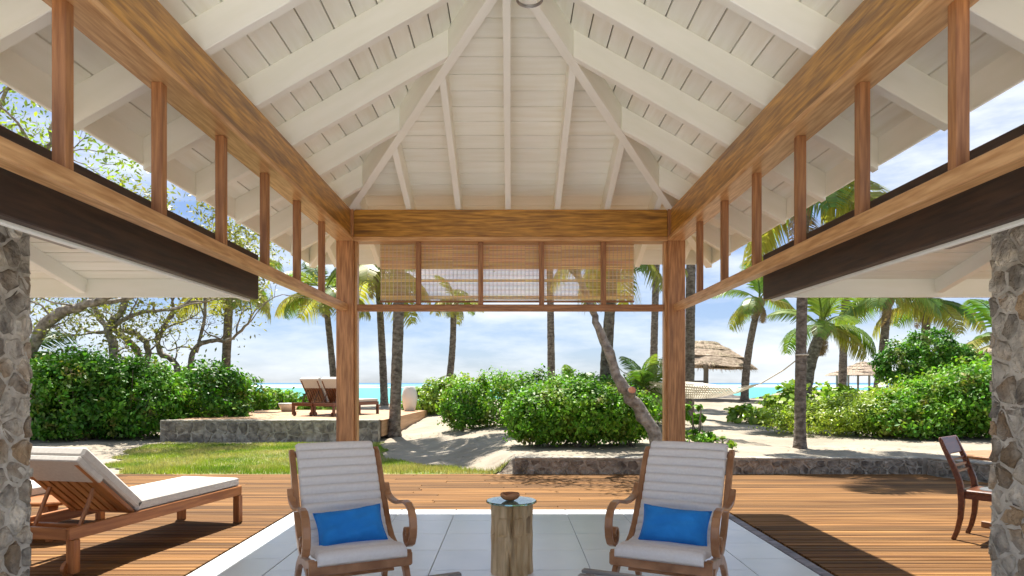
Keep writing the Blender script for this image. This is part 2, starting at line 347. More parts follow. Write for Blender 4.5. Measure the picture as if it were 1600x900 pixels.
LAWN = [(-9.0, 10.34), (-6.6, 10.34), (.0, 10.34), (-.5, 10.75), (-1.5, 11.5), (-2.3, 12.6), (-2.7, 14.2), (-2.95, 15.55), (-8.2, 15.6), (-8.0, 14.4), (-7.5, 13.0), (-7.0, 11.9), (-6.5, 11.0), (-6.2, 10.34)]
LAWN = [p for i, p in enumerate(LAWN) if i not in (0, 1)]
def inside(px, py, poly):
    c = np.zeros(px.shape, bool); j = len(poly) - 1
    for i in range(len(poly)):
        xi, yi = poly[i]; xj, yj = poly[j]
        c ^= ((yi > py) != (yj > py)) & (px < (xj - xi) * (py - yi) / (yj - yi + 1e-12) + xi); j = i
    return c
def build_lawn():
    xs = np.arange(-8.4, .3, .06); ys = np.arange(10.3, 15.75, .06); X, Y = np.meshgrid(xs, ys); Z = ground_z(X, Y) + .018
    ny, nx = X.shape; wob = .25 * (vnoise(X, Y, 1.7, 9) - .5)
    keep = inside((X + wob)[:-1, :-1] + .03, (Y + wob)[:-1, :-1] + .03, LAWN)
    i = (np.arange(ny - 1)[:, None] * nx + np.arange(nx - 1)[None])[keep]
    o = link('lawn', fast_mesh('lawn', np.stack([X, Y, Z], -1).reshape(-1, 3), np.stack([i, i + 1, i + nx + 1, i + nx], 1), 'lawn', True)); o['kind'] = 'structure'
    n = 150000; px = nrg.uniform(-8.5, .3, n); py = nrg.uniform(10.34, 15.7, n); wb = .3 * (vnoise(px, py, 1.7, 9) - .5)
    k = inside(px + wb, py + wb, LAWN) & (nrg.uniform(0, 1, n) < .35 + .8 * vnoise(px, py, .9, 4)); px = px[k]; py = py[k]; n = len(px)
    base = np.stack([px, py, ground_z(px, py) + .008], 1); h = nrg.uniform(.025, .065, n) * (1 + .6 * (py < 11.1)); a = nrg.uniform(0, 6.28, n); ln = nrg.normal(0, .02, (n, 2))
    sd = np.stack([np.cos(a), np.sin(a), 0 * a], 1) * .006
    tip = base + np.concatenate([ln, h[:, None]], 1)
    co = np.stack([base - sd, base + sd, tip], 1).reshape(-1, 3)
    o = link('grass', fast_mesh('grass', co, np.arange(n * 3).reshape(n, 3), 'grass')); tag(o, 'short patchy green grass of the lawn before the stone terrace', 'grass', kind='stuff')
build_lawn()

# ------------------------------------------------------------------ tiled floor, timber deck
def build_floor():
    f = MB().box(-2.36, 2.36, -1.04, 7.42, -.28, -.012).obj('floor', 'grout'); f['kind'] = 'structure'; f['label'] = 'pale blue grey tiled floor under the pavilion roof'
    pf = MB().box(-7.2, 7.2, -9, -1.05, -.28, -.006).obj('bounce_floor', 'bounce_pale'); pf['kind'] = 'structure'  # unseen pale slab, added to bounce sun up to the ceiling
    tm = MB().box(-.2975, .2975, -.2975, .2975, -.02, 0).mesh('tile', 'tile', bevel=.003)
    ys = [7.12 - .6 * i for i in range(14)]
    for y in ys:
        for i in range(-3, 3):
            link('tile', tm, f, (.3 + .6 * i, y, 0))
    em = MB().box(-.078, .078, -.255, .255, -.02, .002).mesh('border_tile', 'tile', bevel=.003)
    for sx in (-1,):
        for y in [7.16 - .52 * i for i in range(16)]: link('border_tile', MB_EDGE, f, (sx * 2.08, y, 0))
    st = MB().box(-.045, .045, -.10, .10, -.02, .004).mesh('edge_brick', 'edge_stone', bevel=.006)
    for y in [7.3 - .208 * i for i in range(40)]: link('edge_brick', st, f, (2.30, y, 0))
    for y in [7.16 - .52 * i for i in range(16)]: link('border_tile', MB_EDGE2, f, (2.025, y, 0))
MB_EDGE = MB().box(-.273, .273, -.2575, .2575, -.02, .001).mesh('border_tile', 'tile', bevel=.003)
MB_EDGE2 = MB().box(-.222, .222, -.2575, .2575, -.02, .001).mesh('border_tile', 'tile', bevel=.003)
build_floor()
def build_deck():
    d = thing('timber_deck', 'weathered golden brown timber deck of long boards around the tiled floor', 'deck')
    MB().box(-9.2, -2.38, -1.03, 10.2, -.27, -.06).obj('joist_bed', 'roof_dark', d)
    MB().box(2.38, 7.2, -1.03, 10.2, -.27, -.06).obj('joist_bed', 'roof_dark', d)
    MB().box(-2.38, 2.38, 7.44, 10.2, -.27, -.06).obj('joist_bed', 'roof_dark', d)
    wd = .098; y = 10.24
    def right_end(y):    # the deck's right side follows the slanting low wall
        return 6.35 if y > 10.0 else 6.35 + (10.0 - y) * .55
    while y > -1.0:
        xe = min(right_end(y), 7.0)
        if y - wd / 2 > 7.44: runs = [(-9.1, xe)]
        else: runs = [(-9.1, -2.375), (2.375, xe)]
        for a, b in runs:
            cuts = [a]
            if b - a > 6:
                cuts.append(a + rng.uniform(3.2, 5.5))
                if b - cuts[-1] > 6: cuts.append(cuts[-1] + rng.uniform(3.5, 5))
            cuts.append(b)
            for c0, c1 in zip(cuts[:-1], cuts[1:]):
                lumber('deck_board', (c0 + .003, y, -.013 + rng.uniform(-.0015, .0015)), (c1 - .003, y, -.013), wd - .012, .026, 'deck', d, bevel=.003)
        y -= wd
build_deck()

# ------------------------------------------------------------------ the pavilion
PITCH = .57; PEND = .38; XE = 2.50; YA = 4.64; YE = YA + XE * PITCH / PEND; YN = 2.2; YB = 1.0; ZP = 3.265 + PITCH * 1.74   # apex height of the rafters' lower edge
CT = 1 / math.sqrt(1 + PITCH ** 2); RD = .19; DV = RD / CT
def zlow_side(x): return ZP - PITCH * abs(x)
def zlow_end(y): return ZP - PEND * (y - YA)
HP = PITCH / PEND; RDE = DV / math.sqrt(1 + PEND ** 2)
def build_pavilion():
    p = thing('pavilion', 'open timber pavilion with cream painted hipped ceiling and brown posts', 'pavilion')
    for s in (-1, 1):
        lumber('post', (s * 1.78, 7.292, -.02), (s * 1.78, 7.292, 3.29), .185, .185, 'post', p, up=(0, 1, 0), bevel=.008)
        lumber('post_trim', (s * 1.672, 7.30, 0), (s * 1.672, 7.30, 2.93), .09, .03, 'rail', p, up=(1, 0, 0), bevel=.004)
        lumber('side_beam', (s * 1.79, YB, 3.113), (s * 1.79, 7.195, 3.113), .15, .30, 'beam', p, bevel=.006)
        lumber('beam_ledge', (s * 1.775, YB, 2.942), (s * 1.775, 7.195, 2.942), .19, .042, 'rail', p, bevel=.006)
        lumber('side_rail', (s * 1.79, YB, 2.21), (s * 1.79, 7.195, 2.21), .09, .075, 'rail', p, bevel=.006)
        for i in range(8):
            y = 6.36 - .735 * i
            if y > YB: lumber('batten', (s * 1.79, y, 2.2475), (s * 1.79, y, 2.921), .055, .055, 'batten', p, up=(0, 1, 0), bevel=.003)
    bolt = MB().tube([(0, -.006, 0), (0, .004, 0)], .013, 10).mesh('bolt', 'steel')
    for s in (-1, 1):
        for z in (3.02, 3.2): link('bolt', bolt, p, (s * 1.745, 7.199, z))
        for z in (2.19, 2.23): link('bolt', bolt, p, (s * 1.81, 7.199, z))
    lumber('end_beam', (-1.686, 7.30, 3.115), (1.686, 7.30, 3.115), .15, .295, 'beam', p, bevel=.006)
    lumber('beam_ledge', (-1.686, 7.29, 2.943), (1.686, 7.29, 2.943), .19, .045, 'rail', p, bevel=.006)
    lumber('end_rail', (-1.655, 7.29, 2.21), (1.655, 7.29, 2.21), .09, .07, 'batten', p, bevel=.006)
    for x in (-1.0, -.325, .335, 1.005):
        lumber('batten', (x, 7.29, 2.245), (x, 7.29, 2.92), .055, .055, 'batten', p, up=(0, 1, 0), bevel=.003)
    # rafters of the two long slopes
    y = 7.62
    while y > YN + .05:
        x0 = max((y - YA) / HP, 0) + .03
        for s in (-1, 1):
            if XE - x0 < .25: continue
            a = Vector((s * x0, y, zlow_side(x0) + DV / 2)); b = Vector((s * (XE - .012), y, zlow_side(XE - .012) + DV / 2))
            lumber('rafter', a, b, .072, RD, 'white_paint', p, skew=PITCH)
        y -= .76
    for j in range(-4, 5):
        x = -.03 + .535 * j; y0 = YA + abs(x) * HP + .04
        if YE - y0 < .2: continue
        lumber('rafter', (x, y0, zlow_end(y0) + DV / 2), (x, YE - .012, zlow_end(YE - .012) + DV / 2), .062, RDE, 'white_paint', p, skew=PEND)
    for s in (-1, 1):     # hips
        a = Vector((0, YA, ZP + .10)); b = Vector((s * (XE - .02), YE - .02, zlow_side(XE) + .105)); lumber('hip_rafter', a, b, .08, .235, 'white_paint', p)
    lumber('ridge_board', (0, YN, ZP + .16), (0, YA + .05, ZP + .16), .05, .3, 'white_paint', p)
    # fascia boards
    zf = zlow_side(XE)
    for s in (-1, 1):
        lumber('fascia', (s * XE, YN, zf + .165), (s * XE, YE, zf + .165), .024, .24, 'white_paint', p)
    lumber('fascia', (-XE - .012, YE + .001, zf + .165), (XE + .012, YE + .001, zf + .165), .024, .24, 'white_paint', p)
    # ceiling boards laid over the rafters, mitred at the hips, with the dark roof above
    deck = MB(); zt = DV + .045; ov = .03; x1 = XE + ov; y1 = YE + ov * HP
    top = [(-x1, YN - ov, zlow_side(x1) + zt), (x1, YN - ov, zlow_side(x1) + zt), (x1, y1, zlow_side(x1) + zt), (-x1, y1, zlow_side(x1) + zt), (0, YN - ov, ZP + zt), (0, YA, ZP + zt)]
    vs_ = top + [(a, b, c + .06) for a, b, c in top]
    fs_ = [(0, 4, 5, 3), (1, 2, 5, 4), (2, 3, 5)]; fs_ = fs_ + [tuple(i + 6 for i in f[::-1]) for f in fs_] + [(0, 3, 9, 6), (3, 2, 8, 9), (2, 1, 7, 8), (1, 4, 10, 7), (4, 0, 6, 10)]
    roof = deck.add(vs_, fs_).obj('roof', 'shingle', p)
    F = [(0, 1, 3, 2), (4, 6, 7, 5), (0, 4, 5, 1), (2, 3, 7, 6), (0, 2, 6, 4), (1, 5, 7, 3)]
    bw = .167 * CT; g = .011 * CT
    for i in range(int(XE / bw) + 1):
        xa = XE - i * bw - g / 2; xb = max(XE - (i + 1) * bw + g / 2, .004)
        if xa - xb < .02: continue
        for sd in (-1, 1):
            vs_ = []
            for off in (0, .018):
                for xx in (xa, xb):
                    z = zlow_side(xx) + DV + off; vs_ += [(sd * xx, YN, z), (sd * xx, YA + xx * HP - .005, z)]
            c = Vector((sd * (xa + xb) / 2, YA, vs_[0][2])); vs_ = [tuple(Vector(v) - c) for v in vs_]
            vs_ = [(v[1], -v[0], v[2]) for v in vs_]        # local x runs along the board
            MB().add(vs_, F).obj('ceiling_board', 'board_paint', p, c, (0, 0, R(90)))
    be = .187 / math.sqrt(1 + PEND ** 2); ge = .010; yy = YE
    while yy > YA + .05:
        ya = yy - ge / 2; yb = max(yy - be + ge / 2, YA + .01); yy -= be; vs_ = []
        for off in (0, .018):
            for q in (ya, yb):
                xx = (q - YA) / HP; z = zlow_end(q) + DV + off; vs_ += [(-xx + .004, q, z), (xx - .004, q, z)]
        c = Vector((0, (ya + yb) / 2, vs_[0][2]))
        MB().add([tuple(Vector(v) - c) for v in vs_], F).obj('ceiling_board', 'board_paint', p, c)
    return p
build_pavilion()
def build_ring():
    t = thing('ceiling_ring', 'small grey metal ring hanging under the ridge of the white ceiling', 'ring', (.125, 4.45, 3.935))
    for k, dz in ((0, 0), (1, .012)):
        MB().tube([(.085 * math.cos(a * math.pi / 12), .085 * math.sin(a * math.pi / 12), .012 * k) for a in range(25)], .006, 6).obj('hoop', 'steel', t, smooth=True)
    MB().tube([(.085, 0, 0), (.0, 0, .15), (-.12, .0, .27)], .004, 5).obj('hanger', 'steel', t)
    MB().tube([(-.085, 0, 0), (-.11, 0, .15), (-.13, .0, .27)], .004, 5).obj('hanger', 'steel', t)
build_ring()
def build_blind():
    t = thing('bamboo_blind', 'half raised woven bamboo blind hanging under the end beam', 'blind', (-.04, 7.40, 2.30))
    lumber('head_rail', (-1.40, .0, .635), (1.40, .0, .635), .03, .03, 'batten', t)
    m = MB()
    z = .0
    while z < .60:
        th = .0076 if not (.012 < z < .045 or .20 < z < .225 or z > .36) else .0128
        nseg = 7
        for k in range(nseg):
            a = -1.395 + 2.79 * k / nseg; b = a + 2.79 / nseg
            m.box(a, b, -.0015 + .001 * (k % 2), .0012, z, z + th)
        z += .0138
    o = m.obj('reed_sheet', 'bamboo', t, fixn=False); o['kind'] = 'stuff'
    m = MB(); z = .35
    while z < .615:
        for k in range(7):
            a = -1.395 + 2.79 * k / 7; m.box(a, a + 2.79 / 7, -.022, -.019, z, z + .0105)
        z += .0122
    o = m.obj('valance', 'bamboo', t, fixn=False); o['kind'] = 'stuff'
    m = MB()
    for i in range(64): x = -1.385 + i * 2.77 / 63; m.box(x - .002, x + .002, -.026, -.0235, .345, .61); m.box(x - .003, x + .003, -.0045, -.002, 0, .61)
    o = m.obj('warp_cords', 'rope', t, fixn=False); o['kind'] = 'stuff'
    for x in (-1.30, -1.22): pass
    lumber('bottom_bar', (-1.40, 0, -.006), (1.40, 0, -.006), .012, .022, 'batten', t, bevel=.002)
build_blind()

# ------------------------------------------------------------------ stones
def voronoi(wd, ht, size, r, jit=.36):
    nx = max(1, round(wd / size)); ny = max(1, round(ht / (size * .8))); pts = []
    for j in range(ny):
        off = .25 if j % 2 else -.25
        for i in range(nx + (1 if j % 2 == 0 and nx > 1 else 0)):
            pts.append(((i + .5 + off + r.uniform(-jit, jit)) * wd / nx, (j + .5 + r.uniform(-jit, jit)) * ht / ny))
    cells = []
    for a in pts:
        poly = [(0, 0), (wd, 0), (wd, ht), (0, ht)]
        for b in pts:
            if b is a or abs(b[0] - a[0]) > 4 * size or abs(b[1] - a[1]) > 4 * size: continue
            mx_, my_ = (a[0] + b[0]) / 2, (a[1] + b[1]) / 2; nx_, ny_ = b[0] - a[0], b[1] - a[1]; outp = []
            for i in range(len(poly)):
                p, q = poly[i], poly[(i + 1) % len(poly)]
                dp = (p[0] - mx_) * nx_ + (p[1] - my_) * ny_; dq = (q[0] - mx_) * nx_ + (q[1] - my_) * ny_
                if dp <= 0: outp.append(p)
                if dp * dq < 0:
                    t = dp / (dp - dq); outp.append((p[0] + t * (q[0] - p[0]), p[1] + t * (q[1] - p[1])))
            poly = outp
            if len(poly) < 3: break
        if len(poly) >= 3: cells.append(poly)
    return cells
def stones(parent, origin, ux, uz, nrm, wd, ht, size, m, r, joint=.010, proud=.009, name='stone'):
    origin = Vector(origin); ux = Vector(ux); uz = Vector(uz); nrm = Vector(nrm)
    for poly in voronoi(wd, ht, size, r):
        cx = sum(p[0] for p in poly) / len(poly); cy = sum(p[1] for p in poly) / len(poly)
        P = []
        for i, p in enumerate(poly):       # cut the corners so the outline rounds off
            q = poly[(i + 1) % len(poly)]
            for t in (.10, .5, .90): P.append((p[0] + (q[0] - p[0]) * t + r.uniform(-.008, .008), p[1] + (q[1] - p[1]) * t + r.uniform(-.008, .008)))
        rad = max(math.hypot(p[0] - cx, p[1] - cy) for p in P)
        if rad < .03: continue
        hgt = proud * r.uniform(.5, 1.3); c = origin + ux * cx + uz * cy; vs_ = []; tx, ty = r.uniform(-.12, .12), r.uniform(-.12, .12)
        for sh, hh in ((1 - joint * 1.1 / rad, -.01), (1 - joint * 1.6 / rad, hgt * .55), (.78, hgt)):
            for p in P:
                dx, dy = (p[0] - cx) * sh, (p[1] - cy) * sh
                hz = hh + (tx * dx + ty * dy if hh > 0 else 0) + (r.uniform(-.010, .010) if hh > 0 else 0)
                vs_.append(tuple(ux * dx + uz * dy + nrm * hz))
        k = len(P); fs_ = [(i, (i + 1) % k, k + (i + 1) % k, k + i) for i in range(k)] + [(k + i, k + (i + 1) % k, 2 * k + (i + 1) % k, 2 * k + i) for i in range(k)] + [tuple(range(2 * k, 3 * k))]
        MB().add(vs_, fs_).obj(name, m, parent, c, smooth=False)
def build_pillar(s, label):
    t = thing('stone_pillar', label, 'pillar', (s * 2.80, 3.24, 0), group='stone pillars')
    r = random.Random(31 + s); hw = .28; H = 2.30
    MB().box(-hw, hw, -hw, hw, -.05, H).obj('mortar_core', 'mortar', t)
    stones(t, (-s * hw, -hw, 0), (0, 1, 0), (0, 0, 1), (-s, 0, 0), 2 * hw, H, .135, 'stone', r)
    stones(t, (-hw, -hw, 0), (1, 0, 0), (0, 0, 1), (0, -1, 0), 2 * hw, H, .17, 'stone', r)
    stones(t, (-hw, hw, 0), (1, 0, 0), (0, 0, 1), (0, 1, 0), 2 * hw, H, .17, 'stone', r)
build_pillar(-1, 'rough grey stone pillar beside the wooden sun lounger')
build_pillar(1, 'rough grey stone pillar beside the dark dining chair')
def build_wing(s, label):
    t = thing('porch_roof', label, 'roof', (s * 1.95, 5.21, 2.045), group='low porch roofs')
    O = Vector((s * 1.95, 5.21, 2.045))
    def P(x, y, z): return Vector((s * x, y, z)) - O
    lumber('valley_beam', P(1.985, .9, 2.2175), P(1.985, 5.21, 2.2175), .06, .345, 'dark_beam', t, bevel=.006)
    lumber('sunlit_strip', P(2.03, .9, 2.04), P(2.03, 5.2, 2.04), .03, .02, 'white_paint', t)  # white strip standing in for the sunlit line under the beam
    lumber('fascia', P(2.02, 5.20, 2.142), P(7.0, 5.20, 2.142), .024, .165, 'white_paint', t)
    sl = .24
    def zc(y): return 2.195 + sl * (5.2 - max(y, 4.55))
    y = 5.187
    while y > 1.95:          # boards run parallel to the eave
        ym = y - .075; u = (0, sl if ym > 4.55 else 0, 1)
        lumber('ceiling_board', P(2.02, ym, zc(ym) + .011), P(7.0, ym, zc(ym) + .011), .150, .018, 'board_paint', t, up=u, bevel=.002); y -= .158
    for x in (3.30, 4.4, 5.5):
        lumber('rafter', P(x, 5.186, zc(5.186) - .055), P(x, 4.56, zc(4.56) - .055), .055, .11, 'white_paint', t); lumber('joist', P(x, 4.545, zc(4.5) - .055), P(x, 1.95, zc(4.5) - .055), .055, .11, 'white_paint', t)
    MB().box(*sorted((s * 2.02 - O.x, s * 3.02 - O.x)), 2.0 - 5.21, 4.62 - 5.21, 2.318 - O.z, 2.33 - O.z).obj('shade_panel', 'shade_grey', t)  # added panel, its grey stands in for shade on the ceiling
    MB().prism([(a - O.y, b - O.z) for a, b in [(5.23, 2.222), (5.23, 2.245), (4.55, 2.396), (1.9, 2.396), (1.9, 2.375), (4.55, 2.375)]], 0, *sorted((s * 2.016 - O.x, s * 7.05 - O.x))).obj('roof', 'shingle', t)
build_wing(-1, 'low porch roof with dark beam and cream soffit above the sun lounger')
build_wing(1, 'low porch roof with dark beam and cream soffit above the dining chair')

# ------------------------------------------------------------------ low stone walls and terrace
def low_wall(a, b, h, th, label, size=.2, cap=True, name='low_stone_wall', seed=3):
    a = Vector(a); b = Vector(b); d = b - a; ln = d.length; ang = math.atan2(d.y, d.x)
    t = thing(name, label, 'wall', a, ang); r = random.Random(seed)
    MB().box(0, ln, 0, th, -.12, h - .03).obj('core', 'mortar_grey', t)
    x = 0
    while x < ln - .02:       # capping of flat stones
        x2 = min(x + r.uniform(.35, .7), ln); q = r.uniform(-.008, .008)
        MB().box(x + .004, x2 - .004, -.012 + q, th + .012 + q, h - .03, h + r.uniform(-.004, .004)).obj('cap_stone', 'mortar_grey', t, bevel=.006); x = x2
    stones(t, (0, 0, -.01), (1, 0, 0), (0, 0, 1), (0, -1, 0), ln, h - .025, size, 'wallstone', r, .016, .012)
    return t
low_wall((.06, 10.27, 0), (6.30, 10.27, 0), .255, .22, 'low mortared stone wall along the far edge of the deck', .17, seed=5)
low_wall((6.36, 10.26, 0), (7.45, 8.3, 0), .255, .22, 'short slanting stone wall behind the dark dining chair', .17, seed=6)
def build_terrace():
    t = low_wall((-8.35, 16.0, -.03), (-3.16, 16.0, -.03), .54, .3, 'grey stone retaining wall holding up the raised lounger terrace', .26, name='retaining_wall', seed=8)
    p = thing('raised_terrace', 'raised wooden terrace behind the stone retaining wall carrying two loungers', 'terrace', (-5.6, 19, 0))
    y = 16.32; i = 0
    MB().prism([(-2.6, -2.65), (2.35, -2.65), (2.72, 3.2), (-2.6, 3.2)], 2, -.1, .46).obj('fill', 'roof_dark', p)
    while y < 22.2:
        xr = -3.10 + (y - 16) * .055
        lumber('deck_board', (-2.65, y - 19, .488), (xr + 5.6, y - 19, .488), .145, .026, 'deck_far', p, bevel=.003); y += .152
    a = Vector((-3.13 + 5.6, -2.72, .30)); b = Vector((-2.77 + 5.6, 3.2, .30)); lumber('edge_board', a, b, .04, .40, 'deck_far', p)
build_terrace()

# ------------------------------------------------------------------ furniture
def build_plantation_chair():
    t = link('plantation_chair', None)
    stile = [(.855, .905), (.81, .875), (.755, .80), (.69, .69), (.625, .58), (.56, .48), (.49, .385), (.41, .315), (.32, .275), (.22, .262), (.10, .275), (.0, .30)]
    fl = [(.20, .262), (.12, .235), (.06, .17), (.02, .09), (.0, 0)]
    bl = [(.28, .27), (.40, .235), (.49, .17), (.555, .09), (.60, 0)]
    arm = [(.668, .665), (.635, .612), (.58, .583), (.50, .570), (.42, .567), (.34, .573), (.26, .590), (.18, .603), (.11, .598), (.05, .570), (.015, .52), (.005, .46), (.015, .40), (.045, .352), (.095, .33), (.14, .35), (.155, .395), (.135, .435), (.10, .438), (.085, .41), (.10, .39)]
    for s in (-1, 1):
        x0, x1 = sorted((s * .285, s * .325))
        MB().strip(stile, .05, x0, x1, [.8, 1, 1, 1, 1.05, 1.1, 1.15, 1.2, 1.2, 1.2, 1.1, 1]).obj('side_frame', 'chairwood', t, bevel=.006)
        MB().strip(fl, .055, x0 + .001, x1 - .001, [1.3, 1.15, 1, .85, .8]).obj('leg', 'chairwood', t, bevel=.005)
        MB().strip(bl, .055, x0 + .001, x1 - .001, [1.3, 1.15, 1, .85, .8]).obj('leg', 'chairwood', t, bevel=.005)
        a0, a1 = sorted((s * .31, s * .36))
        MB().strip(arm, .023, a0, a1, [.8] + [1] * 9 + [1.1] * 6 + [1, .95, .9, .9, 1.2]).obj('armrest', 'chairwood', t, bevel=.005)
    MB().box(-.325, .325, -.018, .022, .225, .315).obj('front_rail', 'chairwood', t, bevel=.01)
    MB().box(-.285, .285, .44, .47, .25, .30).obj('rear_rail', 'chairwood', t, bevel=.005)
    MB().box(-.29, .29, .835, .865, .86, .905).obj('top_rail', 'chairwood', t, bevel=.008)
    MB().tube([(-.29, .3, .13), (.29, .3, .13)], .014, 8).obj('stretcher', 'chairwood', t)
    # ribbed cushions: a slab that follows the frame with stuffed channels
    def channel_pad(path, nroll, base, amp, hw, name, end_round):
        P = [Vector(p) for p in path]; seg = [0]
        for i in range(1, len(P)): seg.append(seg[-1] + (P[i] - P[i - 1]).length)
        tot = seg[-1]; ns_ = nroll * 7; prof = []
        for k in range(ns_ + 1):
            d = tot * k / ns_; i = max(j for j in range(len(seg)) if seg[j] <= d + 1e-9); i = min(i, len(P) - 2)
            f = (d - seg[i]) / (seg[i + 1] - seg[i]); p = P[i].lerp(P[i + 1], f); dr = (P[min(i + 2, len(P) - 1)] - P[max(i - 1, 0)]).normalized()
            nn = Vector((dr.y, -dr.x)); ph = abs(math.sin(math.pi * nroll * k / ns_)); prof.append((p, nn, base + amp * ph ** .55))
        xs = [-hw, -hw + .006, -hw + .02, -hw * .5, 0, hw * .5, hw - .02, hw - .006, hw]; sc = [.35, .75, .97, 1.03, 1.05, 1.03, .97, .75, .35]
        m = MB(); n = len(prof); nx = len(xs)
        for (p, nn, th) in prof:
            for x, q in zip(xs, sc): pt = p + nn * th * q; m.v.append((x, pt.x, pt.y))
        for (p, nn, th) in prof:
            for x in xs: pt = p + nn * .004; m.v.append((x * .985, pt.x, pt.y))
        for k in range(n - 1):
            for j in range(nx - 1):
                a = k * nx + j; m.f.append((a, a + 1, a + nx + 1, a + nx)); b = n * nx + a; m.f.append((b, b + nx, b + nx + 1, b + 1))
            for j in (0, nx - 1): a = k * nx + j; b = n * nx + a; m.f.append((a, a + nx, b + nx, b))
        for k in (0, n - 1):
            for j in range(nx - 1): a = k * nx + j; b = n * nx + a; m.f.append((a, a + 1, b + 1, b))
        return m.obj(name, 'cushion', t, smooth=True)
    back = [(.87, .935), (.835, .905), (.79, .865), (.735, .785), (.67, .675), (.605, .565), (.54, .47), (.475, .39), (.43, .345)]
    channel_pad(back, 11, .026, .034, .280, 'back_cushion', 1)
    seat = [(.45, .335), (.38, .303), (.28, .292), (.16, .296), (.06, .312), (.0, .318), (-.03, .310), (-.036, .285)]
    channel_pad(seat, 6, .030, .028, .280, 'seat_cushion', 1)
    return t
ch1 = build_plantation_chair(); ch1.location = (-.93, 4.2, 0); ch1.rotation_euler = (0, 0, R(26))
tag(ch1, 'ribbed white cushioned plantation armchair nearer to the white sun lounger', 'armchair', 'plantation armchairs')
ch2 = dup_tree(ch1); ch2.location = (.93, 4.2, 0); ch2.rotation_euler = (0, 0, R(-27))
tag(ch2, 'ribbed white cushioned plantation armchair nearer to the dark dining chair', 'armchair', 'plantation armchairs')
def build_pillow(loc, rot, label, bright):
    n = 22; wd, ht, th = .45, .265, .085; m = MB()
    for sgn in (1, -1):
        k = len(m.v)
        for i in range(n + 1):
            for j in range(n + 1):
                u = -1 + 2 * i / n; v = -1 + 2 * j / n
                px = u * (1 - .075 * (1 - v * v) * abs(u)); pv = v * (1 - .13 * (1 - u * u) * abs(v))
                h = th * ((1 - u ** 4) * (1 - v ** 4)) ** .6 * (1 + .07 * math.sin(5 * u + 3 * v + bright) + .06 * math.sin(9 * v - 4 * u + 2 * bright) + .04 * math.sin(17 * u + 6 * v * bright))
                m.v.append((px * wd / 2, sgn * h, pv * ht / 2))
        for i in range(n):
            for j in range(n):
                a = k + i * (n + 1) + j; m.f.append((a, a + 1, a + n + 2, a + n + 1) if sgn > 0 else (a, a + n + 1, a + n + 2, a + 1))
    o = tag(m.obj('throw_pillow', 'blue_cloth', None, loc, rot, smooth=True, weld=True), label, 'pillow', 'blue throw pillows')
    q = [(u * (1 - .075 * (1 - v * v) * abs(u)) * wd / 2, 0, v * (1 - .13 * (1 - u * u) * abs(v)) * ht / 2) for u, v in [(-1 + i / 8, -1) for i in range(16)] + [(1, -1 + i / 5) for i in range(10)] + [(1 - i / 8, 1) for i in range(16)] + [(-1, 1 - i / 5) for i in range(11)]]
    MB().tube(q, .0045, 6).obj('piping', 'blue_cloth', o, smooth=True)
    return o
def in_chair(ch, x, y, z): return Matrix.Translation(ch.location) @ ch.rotation_euler.to_matrix().to_4x4() @ Vector((x, y, z))
build_pillow(in_chair(ch1, .0, .315, .440), (R(-36), R(-4), R(25)), 'blue throw pillow on the armchair beside the sun lounger', 1.0)
build_pillow(in_chair(ch2, .02, .315, .445), (R(-33), R(2), R(-25)), 'blue throw pillow on the armchair beside the dining chair', 2.3)
def build_footstool(loc, rz, label):
    t = thing('footstool', label, 'footstool', loc, rz, 'slatted footstools')
    for i in range(8): lumber('slat', (-.26, -.2 + .057 * i, .33 + .03 * ((i - 3.5) / 3.5) ** 2), (.26, -.2 + .057 * i, .33 + .03 * ((i - 3.5) / 3.5) ** 2), .042, .02, 'weathered', t)
    for s in (-1, 1):
        MB().strip([(-.23, .34), (-.1, .31), (.1, .31), (.23, .34)], .04, s * .22 - .015, s * .22 + .015).obj('side_rail', 'chairwood', t)
        for q in (-1, 1): MB().strip([(q * .16, .30), (q * .19, .15), (q * .22, 0)], .04, s * .22 - .014, s * .22 + .014).obj('leg', 'chairwood', t)
build_footstool((.54, 3.43, 0), R(-27), 'slatted wooden footstool in front of the armchair beside the dining chair')
build_footstool((-.42, 3.36, 0), R(26), 'slatted wooden footstool in front of the armchair beside the sun lounger')
